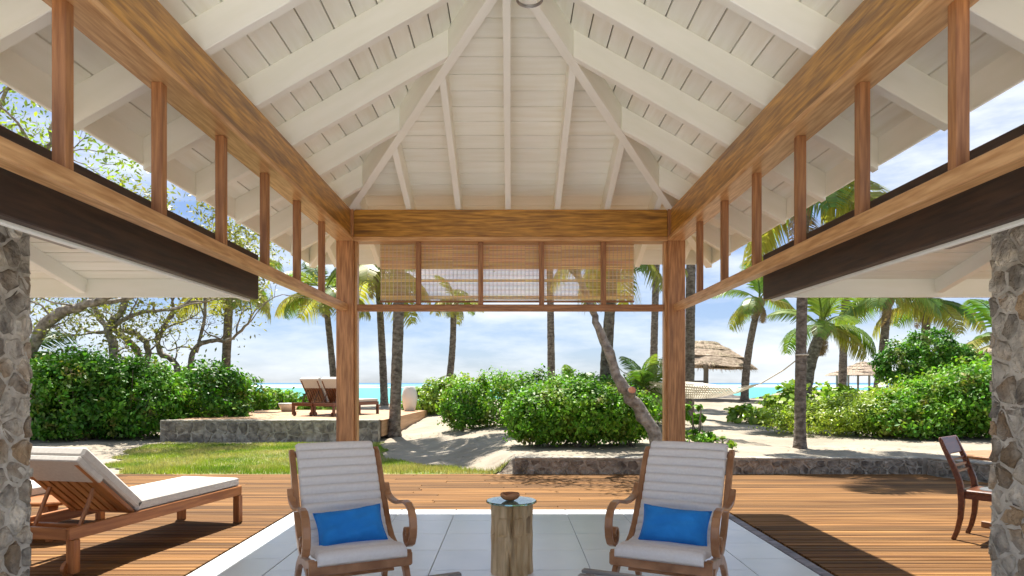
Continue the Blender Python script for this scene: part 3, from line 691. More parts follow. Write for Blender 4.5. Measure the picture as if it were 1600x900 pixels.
def build_stump():
    t = thing('stump_table', 'weathered carved tree stump side table with round glass top', 'table', (.005, 4.97, 0))
    m = MB(); n = 64; zs = [0, .05, .12, .2, .27, .285, .30, .315, .36, .41, .425, .44, .48, .515]
    r = random.Random(4); k0 = 0
    grooves = [(r.uniform(0, 6.28), r.uniform(.03, .07), r.uniform(.006, .018)) for _ in range(16)] + [(-1.62, .035, .035), (-1.75, .03, .02)]
    for z in zs:
        for j in range(n):
            a = 2 * math.pi * j / n; rr = .153 + .004 * math.sin(3 * a + 1) + .003 * math.sin(7 * a) + .002 * math.sin(30 * z + 4 * a) + (.004 if z < .05 else 0)
            for ga, gw, gd in grooves:
                da = (a - ga - .25 * math.sin(z * 7 + ga) * .25 + math.pi) % (2 * math.pi) - math.pi
                rr -= gd * math.exp(-(da / gw) ** 2)
            if .29 < z < .42 and (j % 8) in (2, 3, 4, 5): rr -= .020       # the ring of carved notches
            m.v.append((rr * math.cos(a), rr * math.sin(a), z))
    for i in range(len(zs) - 1):
        for j in range(n): a = i * n + j; b = i * n + (j + 1) % n; m.f.append((a, b, b + n, a + n))
    m.f.append(tuple((len(zs) - 1) * n + j for j in range(n)))
    m.obj('stump', 'stump', t)
    MB().lathe([(0, .517), (.180, .517), (.187, .520), (.187, .529), (.180, .532), (0, .532)], 48).obj('glass_top', 'glass', t, smooth=False)
    m = MB(); n = 28; prof = [(.0, .0), (.022, .0), (.042, .012), (.055, .03), (.056, .046), (.050, .058), (.046, .055), (.050, .044), (.045, .03), (.025, .014), (0, .01)]
    for j in range(n):
        a = 2 * math.pi * j / n; w_ = 1 - .28 * math.exp(-((a - 4.2) / .35) ** 2) ; q = 1 + .15 * math.cos(2 * a)
        for rr, z in prof: m.v.append((rr * math.cos(a) * 1.12 * q, rr * math.sin(a) * .9, z * (w_ if z > .04 else 1)))
    k = len(prof)
    for j in range(n):
        for i in range(k - 1): a = j * k + i; b = ((j + 1) % n) * k + i; m.f.append((a, b, b + 1, a + 1))
    tag(m.obj('shell_bowl', 'clay', None, (-.005, 4.95, .533), smooth=True), 'small terracotta shell shaped bowl on the glass table top', 'bowl')
build_stump()
def build_sun_lounger(name, wood, ang, wheels=True):
    """local y = 0 at the head end, y = 2.03 at the foot; x across"""
    t = link(name, None); hw = .325; Lg = 2.05
    for s in (-1, 1):
        lumber('side_rail', (s * hw, .0, .315), (s * hw, Lg, .315), .035, .09, wood, t)
        for y in (.05, Lg - .04): lumber('leg', (s * (hw - .002), y, .0 if y > 1 else .03), (s * (hw - .002), y, .27), .07, .06, wood, t, up=(0, 1, 0))
    lumber('end_rail', (-hw, .018, .313), (hw, .018, .313), .036, .085, wood, t); lumber('end_rail', (-hw, Lg - .018, .313), (hw, Lg - .018, .313), .036, .085, wood, t)
    for i in range(13): lumber('slat', (-hw + .02, .72 + i * .104, .345), (hw - .02, .72 + i * .104, .345), .075, .018, wood, t)
    lumber('cross_bar', (-hw, .30, .30), (hw, .30, .30), .04, .04, wood, t)
    c, sn = math.cos(ang), math.sin(ang); hy, hz = .66, .352
    def B(v, u, off=0): return (v, hy - u * c - off * sn, hz + u * sn - off * c) if False else (v, hy - u * c + off * sn, hz + u * sn + off * c)
    for s in (-1, 1): lumber('back_frame', B(s * (hw - .05), 0, .0), B(s * (hw - .05), .70, .0), .045, .035, wood, t, up=(0, sn, c))
    for i in range(6): x = -.21 + i * .084; lumber('back_slat', B(x, .02, 0), B(x, .70, 0), .066, .018, wood, t, up=(0, sn, c))
    for s in (-1, 1): lumber('strut', B(s * .2, .38, -.02), (s * .2, .22, .30), .03, .022, wood, t)
    # mattress
    def slab(y0, y1, z0, z1, nm):
        m = MB().box(-hw + .005, hw - .005, y0, y1, z0, z1).obj(nm, 'canvas', t, bevel=.016, smooth=False); return m
    f = slab(hy + .01, Lg - .005, .357, .44, 'mattress')
    m = MB(); e = .008
    pts = [(-hw + e, hy + .03, .428), (-hw + e, Lg - .01, .428), (hw - e, Lg - .01, .428), (hw - e, hy + .03, .428)]
    m.tube(pts, .0045, 5); m.obj('piping', 'piping', f)
    M_ = MB().box(-hw + .005, hw - .005, .0, .76, .02, .105).mesh('back_mattress', 'canvas', bevel=.018)
    rot = Matrix.Rotation(math.pi, 4, 'Z') @ Matrix.Rotation(ang, 4, 'X')
    o = link('back_mattress', M_, t, (0, hy + .02, hz), rot.to_euler())
    F_ = MB().box(-hw + .005, hw - .005, .47, .762, -.03, .019).mesh('cover_flap', 'canvas', bevel=.008); link('cover_flap', F_, t, (0, hy + .02, hz), rot.to_euler())
    if wheels:
        for s in (-1, 1): MB().tube([(s * (hw - .055), .05, .06), (s * (hw - .025), .05, .06)], .06, 20).obj('wheel', wood, t)
    return t
lg = build_sun_lounger('sun_lounger', 'teak', R(41)); lg.location = (-3.48, 4.86, 0); lg.rotation_euler = (0, 0, R(-12))
tag(lg, 'teak sun lounger with raised white mattress beside the stone pillar', 'sun lounger', 'teak sun loungers')
lg2 = dup_tree(lg); lg2.location = (-4.95, 5.0, 0); tag(lg2, 'second teak sun lounger half hidden behind the stone pillar', 'sun lounger', 'teak sun loungers')
def round_table(name, loc, r, h, m, label):
    t = thing(name, label, 'table', loc)
    MB().lathe([(0, h - .035), (r - .012, h - .035), (r, h - .022), (r, h - .01), (r - .008, h), (0, h)], 40).obj('table_top', m, t)
    MB().lathe([(.0, .0), (.045, .0), (.035, .12), (.03, h * .5), (.045, h - .036), (0, h - .036)], 16).obj('pedestal', m, t, smooth=True)
    for k in range(4):
        a = k * math.pi / 2 + .4; lumber('foot', (.03 * math.cos(a), .03 * math.sin(a), .03), (r * .7 * math.cos(a), r * .7 * math.sin(a), .03), .05, .06, m, t)
round_table('side_table', (-4.12, 6.05, 0), .24, .36, 'teak', 'small round wooden side table between the two sun loungers')
round_table('dining_table', (4.70, 6.24, 0), .44, .73, 'table_wood', 'round wooden dining table partly hidden behind the stone pillar')
def build_dining_chair():
    t = thing('dining_chair', 'dark mahogany dining chair with curved slatted back on the deck', 'chair', (4.14, 6.08, 0), R(-140))
    # local: +y is where the sitter faces, back at y = 0
    st = [(-.16, .89), (-.125, .80), (-.08, .70), (-.04, .60), (-.012, .52), (.0, .44), (.005, .34), (-.005, .2), (-.03, .08), (-.06, 0)]
    for s in (-1, 1):
        x0, x1 = sorted((s * .175, s * .21)); MB().strip(st, .042, x0, x1, [.8, .9, 1, 1.1, 1.2, 1.3, 1.2, 1, .9, .85]).obj('back_stile', 'mahogany', t, bevel=.005)
        fl = [(.39, .42), (.405, .3), (.40, .16), (.385, 0)]; MB().strip(fl, .042, x0 + s * .015, x1 + s * .015, [1.2, 1, .9, .75]).obj('leg', 'mahogany', t, bevel=.005)
    MB().strip([(-.165, .905), (-.125, .80), (-.108, .755)], .026, -.215, .215, [.8, 1, 1]).obj('crest_rail', 'mahogany', t, bevel=.006)
    for z, y in ((.71, -.085), (.66, -.062), (.61, -.045)): MB().box(-.18, .18, y - .008, y + .008, z - .012, z + .012).obj('slat', 'mahogany', t, bevel=.003)
    MB().prism([(-.205, -.01), (.205, -.01), (.235, .44), (-.235, .44)], 2, .425, .455).obj('seat', 'mahogany', t, bevel=.008)
    MB().prism([(-.19, .0), (.19, .0), (.215, .42), (-.215, .42)], 2, .375, .424).obj('apron', 'mahogany', t)
    MB().lathe([(0, .4555), (.15, .4555), (.145, .462), (0, .465)], 24, (0, .24)).obj('seat_pad', 'dark_pad', t)
build_dining_chair()
tl = build_sun_lounger('terrace_lounger', 'mahogany', R(60)); tl.location = (-5.62, 18.05, .501); tl.rotation_euler = (0, 0, R(-24))
tag(tl, 'dark wooden lounger with raised white back on the terrace, farther from the post', 'sun lounger', 'loungers on the raised terrace')
tl2 = dup_tree(tl); tl2.location = (-4.98, 17.80, .501); tag(tl2, 'dark wooden lounger with raised white back on the terrace, closer to the post', 'sun lounger', 'loungers on the raised terrace')
def build_jar():
    prof = [(0, 0), (.155, 0), (.17, .02), (.215, .2), (.245, .38), (.245, .46), (.22, .62), (.17, .76), (.155, .78), (.14, .775), (.15, .74), (.0, .70)]
    P = []
    for i in range(len(prof) - 1):
        P.append(prof[i])
    P.append(prof[-1])
    tag(MB().lathe(P, 32).obj('ceramic_jar', 'ceramic', None, (-3.22, 21.4, .502), smooth=True), 'tall white barrel shaped ceramic jar at the corner of the terrace', 'jar')
build_jar()
tag(MB().lathe([(0, 0), (.2, 0), (.3, .22), (.31, .26), (.27, .25), (.25, .2), (0, .18)], 28).obj('planter_bowl', 'ceramic', None, (-6.95, 21.0, .502), smooth=True), 'low pale planter bowl on the terrace behind the loungers', 'planter')

# ------------------------------------------------------------------ bushes
def build_bush(name, label, cat, blobs, n, size, m, loc, group=None, stems=10, round_=False, aspect=.55, low=.12, shell=.55):
    """blobs: ellipsoids (x, y, z, rx, ry, rz) local to loc; leaves gather towards the outside, with clumps and gaps"""
    loc = (loc[0], loc[1], float(ground_z(loc[0], loc[1])))
    t = thing(name, label, cat, loc, 0, group); vol = np.array([b[3] * b[4] * b[5] for b in blobs]) ** (2 / 3); P = []; O = []
    for b, q in zip(blobs, (vol / vol.sum() * n).astype(int)):
        nc = max(14, q // 34); cd = unit(nrg.normal(0, 1, (nc, 3))); crad = np.where(nrg.uniform(0, 1, (nc, 1)) < .10, nrg.uniform(1.0, 1.16, (nc, 1)), nrg.uniform(shell, .97, (nc, 1)) ** .6)
        cen = cd * crad; k = nrg.integers(0, nc, q)
        d = cen[k] + nrg.normal(0, .10, (q, 3)) + cd[k] * nrg.normal(0, .03, (q, 1))
        P.append(d * np.array(b[3:6]) + np.array(b[:3])); O.append(unit(d / np.array(b[3:6])) + np.array([0, 0, .55]))
    P = np.concatenate(P); O = np.concatenate(O)
    for b in blobs:      # thin out what lies deep inside a neighbour
        dd = (((P - np.array(b[:3])) / np.array(b[3:6])) ** 2).sum(1); keep = dd > .30; P = P[keep]; O = O[keep]
    gz = ground_z(P[:, 0] + loc[0], P[:, 1] + loc[1]) - loc[2]
    keep = P[:, 2] > gz + low * nrg.uniform(.2, 1.3, len(P)); P = P[keep]; O = O[keep]
    o = link('foliage', leaves('foliage', P, O, size, m, aspect, round_=round_), t)
    mb = MB()
    for b in blobs:
        for i in range(stems):
            x0 = b[0] + rng.uniform(-.35, .35) * b[3]; y0 = b[1] + rng.uniform(-.35, .35) * b[4]; z0 = float(ground_z(x0 + loc[0], y0 + loc[1])) - loc[2] - .03
            a = rng.uniform(0, 6.28); q = rng.uniform(.45, .95); x2 = b[0] + math.cos(a) * b[3] * q; y2 = b[1] + math.sin(a) * b[4] * q; z2 = b[2] + b[5] * math.sqrt(max(0, 1 - q * q)) * .9
            r0 = rng.uniform(.010, .024)
            mid = ((x0 * .45 + x2 * .55) + rng.uniform(-.1, .1), (y0 * .45 + y2 * .55) + rng.uniform(-.1, .1), (z0 + z2) / 2 + rng.uniform(-.1, .05))
            mb.tube([(x0, y0, z0), mid, (x2, y2, z2)], [r0, r0 * .7, r0 * .3], 5, cap=False)
    if mb.v: mb.obj('stems', 'twig', t, fixn=False)
    return t
G = 'green shrubs between the deck and the sea'
build_bush('round_bush', 'glossy green bush on the sand in front of the leaning trunk', 'bush',
    [(-.85, .1, .52, .62, .6, .54), (.0, 0, .60, .8, .65, .56), (.72, .25, .54, .6, .6, .48), (-.3, .35, .60, .9, .5, .56)], 34000, .075, 'leaf', (1.35, 12.1), G)
build_bush('long_hedge', 'long pale green hedge behind the round bush', 'hedge',
    [(-1.5, 0, .46, .6, .7, .72), (-.7, .1, .50, .85, .8, .80), (.3, .2, .53, .95, .8, .78), (1.4, .4, .53, 1.0, .8, .76), (2.5, .7, .5, 1.0, .8, .72), (3.3, .9, .45, .8, .8, .6)], 44000, .085, 'leaf', (.35, 16.8), G)
build_bush('low_bush', 'low yellow green bush beside the slender palm near the jar', 'bush',
    [(-.6, 0, .3, .6, .7, .5), (0, .2, .45, .7, .7, .65), (.6, .1, .5, .7, .7, .75)], 14000, .11, 'leaf_grape', (-2.45, 22.6), G)
build_bush('tall_hedge', 'tall dark green hedge beside the left stone pillar', 'hedge',
    [(-2.4, .4, .95, 1.3, 1.0, 1.15), (-1.0, 0, .95, 1.2, 1.0, 1.12), (.3, .3, .9, 1.2, 1.0, 1.08), (1.5, 1.6, .95, 1.1, 1.0, 1.02), (-1.8, 1.5, 1.1, 1.4, 1.0, 1.1)], 48000, .12, 'leaf_dark', (-9.7, 16.6), G)
build_bush('back_hedge', 'mid green hedge running along behind the terrace', 'hedge',
    [(-3.2, -1.6, .85, 1.3, 1.1, 1.0), (-2.0, -.8, .8, 1.3, 1.1, 1.0), (-.9, 0, .72, 1.2, 1.1, .92), (.2, .6, .55, 1.1, 1.1, .8), (1.2, 1.4, .38, 1.0, 1.0, .6)], 40000, .12, 'leaf', (-9.6, 22.2), G)
build_bush('low_bush', 'low round leaved bush at the sea end of the back hedge', 'bush',
    [(-.6, 0, .2, .9, .8, .5), (.5, .3, .15, .9, .8, .42)], 5000, .16, 'leaf_grape', (-7.6, 25.2), G, round_=True)
build_bush('big_bush', 'big bright green bush against the right stone pillar', 'bush',
    [(-1.0, -.1, .35, .8, .8, .55), (-.2, .1, .52, .9, .9, .72), (.7, .2, .68, 1.0, 1.0, .86), (1.7, .3, .75, 1.1, 1.0, .92)], 44000, .09, 'leaf', (9.1, 14.0), G)
build_bush('yellow_bush', 'fine yellow green bush in front of the thatched hut', 'bush',
    [(-1.2, 0, .32, 1.0, .8, .42), (0, -.2, .42, 1.1, .9, .5), (1.2, 0, .5, 1.0, .9, .62)], 28000, .06, 'leaf_lime', (7.7, 14.6), G)
build_bush('sea_grape', 'patch of round leaved sea grape plants on the open sand', 'plant',
    [(-1.7, .3, .06, .8, .7, .36), (-.7, -.2, .1, 1.0, .8, .42), (.6, -.4, .2, 1.0, .8, .5), (1.7, -.3, .3, 1.0, .9, .6), (.5, 1.2, .35, 1.5, .9, .62)], 10400, .125, 'leaf_grape', (8.0, 17.6), G, round_=True, stems=6, low=.05)
build_bush('upright_shrub', 'upright dark green shrub tree rising behind the big bush', 'shrub',
    [(-.5, 0, 1.55, .75, .7, .7), (.35, .1, 1.9, .85, .7, .75), (1.0, 0, 1.5, .7, .7, .65), (.0, 0, 1.0, .6, .6, .5)], 22000, .10, 'leaf_dark', (12.2, 20.0), G, stems=7)
build_bush('small_shrub', 'small spindly shrub at the foot of the right post', 'shrub',
    [(-.05, 0, .62, .20, .2, .22), (.0, 0, .15, .35, .3, .16), (.32, -.1, .12, .3, .3, .12)], 1800, .085, 'leaf', (3.22, 11.6), G, stems=5, low=.03)

# ------------------------------------------------------------------ palms
def frond_mesh(name, m, arch, droop, nleaf=46, width=.34, seed=1, ragged=.15):
    """unit-length frond along +x: an arched midrib with two rows of hanging leaflets"""
    r = np.random.default_rng(seed); s = np.linspace(0, 1, 15); ang = arch - (arch + droop) * s ** 1.25
    dx = np.cos(ang) / 14; dz = np.sin(ang) / 14; X = np.concatenate([[0], np.cumsum(dx[:-1])]); Z = np.concatenate([[0], np.cumsum(dz[:-1])])
    co = []; fa = []
    def q4(a, b, c, d):
        k = len(co); co.extend([a, b, c, d]); fa.append((k, k + 1, k + 2, k + 3))
    mb = MB().tube([(x, 0, z) for x, z in zip(X, Z)], [.016 * (1 - .85 * t) + .001 for t in s], 5, cap=False)
    for sd in (-1, 1):
        for i in range(nleaf):
            t = .16 + .84 * (i + r.uniform(-.3, .3)) / nleaf; t = min(max(t, .1), 1)
            px = np.interp(t, s, X); pz = np.interp(t, s, Z); a = np.interp(t, s, ang)
            ln = width * (math.sin(math.pi * min(1, .18 + .80 * t)) ** .7) * r.uniform(1 - ragged, 1 + ragged)
            if r.uniform() < ragged * .3: continue
            f = R(42) + .55 * t; hang = r.uniform(.15, .5) + .45 * droop
            d = np.array([math.cos(f) * math.cos(a), sd * math.sin(f), math.cos(f) * math.sin(a)]); w_ = np.array([math.cos(a), 0, math.sin(a)]) * .0125
            p0 = np.array([px, 0, pz]); p1 = p0 + d * ln * .5 + np.array([0, 0, -.06 * ln * hang]); p2 = p0 + d * ln * .92 + np.array([0, 0, -.55 * ln * hang - .04 * ln])
            q4(p0 - w_ * .6, p0 + w_ * .6, p1 + w_, p1 - w_); q4(p1 - w_, p1 + w_, p2 + w_ * .15, p2 - w_ * .15)
    k = len(mb.v); mb.v += [tuple(c) for c in co]; mb.f += [tuple(i + k for i in f) for f in fa]
    return mb.mesh(name, m, fixn=False)
FR = {'green': [frond_mesh('frond', 'frond', .75, .55, seed=1), frond_mesh('frond', 'frond', .6, .9, seed=2), frond_mesh('frond', 'frond', .5, 1.25, seed=3)],
      'yellow': [frond_mesh('frond', 'frond_yellow', .4, 1.1, seed=4), frond_mesh('frond', 'frond_yellow', .2, 1.35, seed=5, ragged=.3)],
      'dry': [frond_mesh('frond', 'frond_dry', -.2, 1.5, seed=6, ragged=.45, width=.26)]}
def build_palm(label, base, top, r0, r1, flen, nfr=15, yellow=3, dry=2, seed=1, bow=0., group='coconut palms', spread=1., rings=True, name='palm_tree', el_hi=1.25):
    r = random.Random(seed); bz = float(ground_z(base[0], base[1])) - .04; bx, by = base
    t = thing(name, label, 'palm tree', (bx, by, bz), 0, group); tx, ty, tz = top[0] - bx, top[1] - by, top[2] - bz
    n = max(6, int(abs(tz) / .11)); pts = []; rad = []
    for i in range(n + 1):
        s = i / n; b_ = math.sin(s * math.pi) * bow
        pts.append((tx * s ** 1.3 + b_, ty * s, tz * s)); q = r0 + (r1 - r0) * s ** .6 + r0 * .35 * max(0, 1 - s * tz / .35) ** 2
        rad.append(q * (1 + r.uniform(-.045, .045)))
    MB().tube(pts, rad, 14).obj('trunk', 'palm_bark', t, smooth=True)
    MB().lathe([(r1 * .9, -.30), (r1 * 1.7, -.12), (r1 * 1.9, .02), (r1 * 1.2, .18), (.01, .24)], 10).obj('crown_heart', 'frond_dry', t, (tx, ty, tz), smooth=True)
    for i in range(nfr):
        a = i * 2.39996 + r.uniform(-.25, .25); u = (i + .5) / nfr
        if i < yellow: me = FR['yellow'][i % 2]; el = r.uniform(-.55, -.1)
        elif i < yellow + dry: me = FR['dry'][0]; el = r.uniform(-1.1, -.5)
        else: u2 = (i - yellow - dry) / max(1, nfr - yellow - dry); me = FR['green'][0 if u2 > .66 else (1 if u2 > .3 else 2)]; el = -.3 + (el_hi - .3 + .3) * u2 ** 1.2
        s = flen * r.uniform(.85, 1.1) * (.45 if yellow <= i < yellow + dry else 1)
        M = Matrix.Rotation(a, 4, 'Z') @ Matrix.Rotation(-el * spread, 4, 'Y') @ Matrix.Rotation(r.uniform(-.4, .4), 4, 'X')
        link('frond', me, t, (tx, ty, tz + .05), M.to_euler(), (s, s, s))
    return t
build_palm('slim palm standing just left of the left post with yellowing fronds', (-7.3, 28), (-7.75, 28, 5.1), .16, .12, 2.3, 15, 6, 3, 21)
build_palm('slim palm between the left post and the thick palm trunk', (-5.55, 29.5), (-5.85, 29.5, 6.3), .18, .14, 3.0, 15, 6, 2, 22)
build_palm('thick dark palm trunk rising from the sand beside the terrace corner', (-2.93, 16.9), (-2.72, 16.7, 7.6), .155, .12, 2.6, 15, 3, 2, 23, bow=.06)
build_palm('short slender palm with yellowish crown beside the low bush', (-2.6, 27), (-2.3, 27, 4.65), .16, .12, 1.35, 13, 5, 3, 24, bow=.12)
build_palm('thin straight palm trunk behind the middle of the hedge', (1.46, 24), (1.34, 24, 8.8), .15, .11, 2.4, 13, 3, 2, 25)
build_palm('palm behind the leaning trunk with one hanging yellow frond', (2.48, 18), (2.78, 18, 4.9), .19, .13, 2.1, 13, 7, 3, 28)
build_palm('thin tall palm trunk just left of the right post', (5.5, 26), (5.75, 26, 9.2), .16, .12, 2.4, 13, 3, 2, 27)
build_palm('tall palm trunk just right of the right post', (5.18, 19.5), (5.3, 19.5, 8.8), .15, .13, 2.4, 13, 3, 2, 29)
build_palm('arching green palm beside the thatched parasol', (9.75, 28), (10.35, 28, 4.75), .18, .13, 2.1, 13, 2, 4, 30, bow=-.08)
build_palm('thick rough palm trunk holding the hammock rope', (5.08, 11.8), (5.2, 11.9, 4.6), .105, .085, 2.0, 16, 3, 2, 31)
build_palm('short stout palm right behind the hammock palm', (8.75, 20), (9.35, 20.2, 3.0), .22, .16, 1.95, 13, 1, 4, 32, bow=-.1, el_hi=1.35)
build_palm('straight palm trunk before the thatched hut', (14.8, 30), (14.95, 30, 5.5), .19, .15, 2.4, 12, 2, 2, 33)
build_palm('leaning palm with full green crown over the thatched hut', (13.0, 24), (13.45, 24, 4.35), .17, .13, 2.4, 14, 2, 2, 34, bow=.1)
build_palm('far palm rising above the upright shrub', (18.4, 30), (18.6, 30, 4.9), .22, .17, 2.7, 16, 3, 2, 35)
build_palm('low dry fronded palm at the edge of the right pillar', (15.0, 20.5), (15.1, 20.5, 2.6), .18, .15, 2.0, 13, 5, 5, 36)
build_palm('low yellow fronded palm at the edge of the left pillar', (-12.9, 17.6), (-12.8, 17.6, 2.1), .16, .14, 1.9, 13, 7, 1, 37)
build_palm('palm among the gnarled trees with drooping fronds', (-9.6, 22.5), (-9.4, 22.5, 4.6), .17, .13, 2.0, 15, 5, 5, 38)
build_palm('young feathery palm growing beside the hammock', (3.15, 15.6), (3.15, 15.6, 1.05), .08, .07, 1.25, 11, 0, 0, 39, el_hi=1.4)
build_palm('tiny palm sprout at the top of the hedge', (1.75, 19.2), (1.75, 19.2, 1.3), .06, .05, .75, 8, 1, 0, 40, el_hi=1.4)
build_palm('small orange tipped palm beside the slender palm', (-2.95, 25), (-2.95, 25, .9), .08, .07, 1.0, 9, 4, 1, 41, el_hi=1.4)

# ------------------------------------------------------------------ gnarled trees and the leaning trunk
def grow(mb, tips, p, d, length, r, depth, rr, kink=.5, zmin=None):
    pts = [Vector(p)]; rad = [r]; n = 5; d = Vector(d).normalized()
    for i in range(n):
        d = (d + Vector((rr.uniform(-kink, kink), rr.uniform(-kink, kink), rr.uniform(-kink * .6, kink * .7)))).normalized()
        pts.append(pts[-1] + d * length / n); rad.append(r * (1 - .45 * (i + 1) / n))
    mb.tube(pts, rad, 7 if depth > 1 else 4, cap=False)
    if depth == 0: tips.append(pts[-1]); tips.append(pts[3]); return
    for k in range(rr.choice((2, 3))):
        i = rr.choice((3, 4, 5)) if k else 5
        nd = (d + Vector((rr.uniform(-1, 1), rr.uniform(-.8, .8), rr.uniform(-.35, .8)))).normalized()
        grow(mb, tips, pts[i], nd, length * rr.uniform(.55, .8), rad[i] * .72, depth - 1, rr, kink, zmin)
def gnarled(label, paths, leafn, seed, depth=3, m='leaf_olive', blen=1.3, leafsize=.12, thin=.72, twigs=True):
    rr = random.Random(seed); b0 = paths[0][0]; bz = float(ground_z(b0[0], b0[1])); base = Vector((b0[0], b0[1], bz))
    t = thing('gnarled_tree', label, 'tree', base, 0, 'gnarled seaside trees'); mb = MB(); tips = []
    for path in paths:
        P = [Vector(p[:3]) - base for p in path]; rd = [p[3] for p in path]; Q = []; RR = []
        for i in range(len(P) - 1):
            for k in range(4):
                f = k / 4; p0 = P[max(i - 1, 0)]; p1 = P[i]; p2 = P[i + 1]; p3 = P[min(i + 2, len(P) - 1)]
                q = .5 * ((2 * p1) + (p2 - p0) * f + (2 * p0 - 5 * p1 + 4 * p2 - p3) * f * f + (3 * p1 - p0 - 3 * p2 + p3) * f ** 3)
                Q.append(q + Vector((rr.uniform(-.03, .03), rr.uniform(-.03, .03), rr.uniform(-.03, .03)))); RR.append((rd[i] * (1 - f) + rd[i + 1] * f) * rr.uniform(.85, 1.12) * thin)
        Q.append(P[-1]); RR.append(rd[-1] * thin); mb.tube(Q, RR, 10)
        d = (Q[-1] - Q[-3]).normalized()
        for k in range(len(Q) // 4, len(Q) - 6, 3): grow(mb, tips, Q[k], Vector((rr.uniform(-1, 1), rr.uniform(-.5, .5), rr.uniform(0, .8))), blen * .6, .03, 2, rr, .7) if twigs else None
        for k in range(3): grow(mb, tips, Q[-1 - 2 * k], d + Vector((rr.uniform(-.8, .8), rr.uniform(-.5, .5), rr.uniform(-.1, .6))), blen, RR[-1] * .75, depth, rr)
    mb.obj('trunk', 'bark', t, fixn=False, smooth=True)
    if leafn:
        tp = np.array([tuple(v) for v in tips]); k = nrg.integers(0, len(tp), leafn); P = tp[k] + nrg.normal(0, .26, (leafn, 3)); O = np.tile(np.array([[0, 0, .7]]), (leafn, 1))
        link('crown', leaves('crown', P, O, leafsize, m, .4, 1.0), t)
    return t
gnarled('thick leaning gnarled trunk beside the left pillar', [[(-12.9, 17.0, .1, .24), (-12.1, 17, 2.4, .21), (-11.4, 17, 3.15, .19), (-10.5, 17, 3.45, .16), (-9.6, 17, 3.9, .12)]], 6500, 51, 4, blen=1.7)
gnarled('gnarled tree with a dark upright bent trunk above the hedge', [[(-11.2, 19, .1, .18), (-11.2, 19, 2.2, .17), (-11.4, 19, 2.9, .15), (-10.95, 19, 3.5, .13), (-10.9, 19, 4.3, .11)], [(-11.35, 19, 2.9, .11), (-10.6, 19, 3.35, .08), (-9.6, 19, 3.45, .06), (-8.9, 19, 3.7, .05)]], 4500, 52, 3)
gnarled('gnarled tree with two pale curving trunks above the hedge', [[(-10.9, 20, .1, .16), (-11.0, 20, 2.1, .15), (-11.7, 20, 2.9, .13), (-12.2, 20, 3.3, .11), (-12.6, 20, 4.2, .09)], [(-10.9, 20, 1.2, .13), (-10.8, 20, 2.3, .13), (-11.0, 20, 2.75, .11), (-11.6, 20, 2.95, .09), (-12.4, 20, 2.9, .06)]], 3500, 53, 3)
gnarled('gnarled bare branched tree at the seaward end of the hedge', [[(-9.9, 20.5, .1, .15), (-10.2, 20.5, 1.9, .14), (-10.7, 20.5, 2.35, .11), (-10.7, 20.5, 2.9, .09), (-10.3, 20.5, 3.6, .07)], [(-9.9, 20.5, 1.5, .13), (-9.7, 20.5, 2.3, .11), (-9.3, 20.5, 2.65, .09), (-8.6, 20.5, 2.7, .07), (-8.1, 20.5, 3.1, .05), (-7.9, 20.5, 3.5, .04)], [(-9.6, 20.5, 2.3, .08), (-9.4, 20.5, 3.2, .07), (-9.3, 20.5, 4.2, .06)]], 1800, 54, 3)
gnarled('leafy tree crown showing above the left porch roof', [[(-11.2, 12.6, .1, .2), (-10.7, 12.7, 2.6, .17), (-10.4, 12.8, 4.6, .14), (-10.0, 13, 5.9, .1)], [(-10.5, 12.7, 4.0, .1), (-9.6, 12.8, 5.2, .08), (-8.8, 12.9, 6.0, .06)]], 4500, 55, 3, 'leaf_lime', 1.2, .11)
def build_leaning():
    t = gnarled('crooked leaning trunk with a sawn off limb in front of the hedge',
        [[(2.58, 11.35, .18, .135), (2.32, 11.35, .72, .115), (2.03, 11.35, 1.16, .118), (1.79, 11.35, 1.51, .09), (1.60, 11.35, 2.01, .074), (1.44, 11.35, 2.43, .066), (1.33, 11.35, 2.76, .06), (1.17, 11.35, 3.18, .055), (.9, 11.35, 3.6, .045)]], 2500, 61, 2, 'leaf', .9, .1, 1.0, False)
    b = t.location
    d = Vector((-.05, -.75, .45)).normalized(); s = Vector((2.02, 11.27, 1.20)); e = s + d * .15
    o = MB().tube([tuple(s - b), tuple(e - b)], [.075, .072], 14).obj('cut_limb', 'bark', t)
    MB().tube([tuple(e - b), tuple(e + d * .006 - b)], [.062, .060], 14).obj('cut_face', 'cutwood', o)
build_leaning()

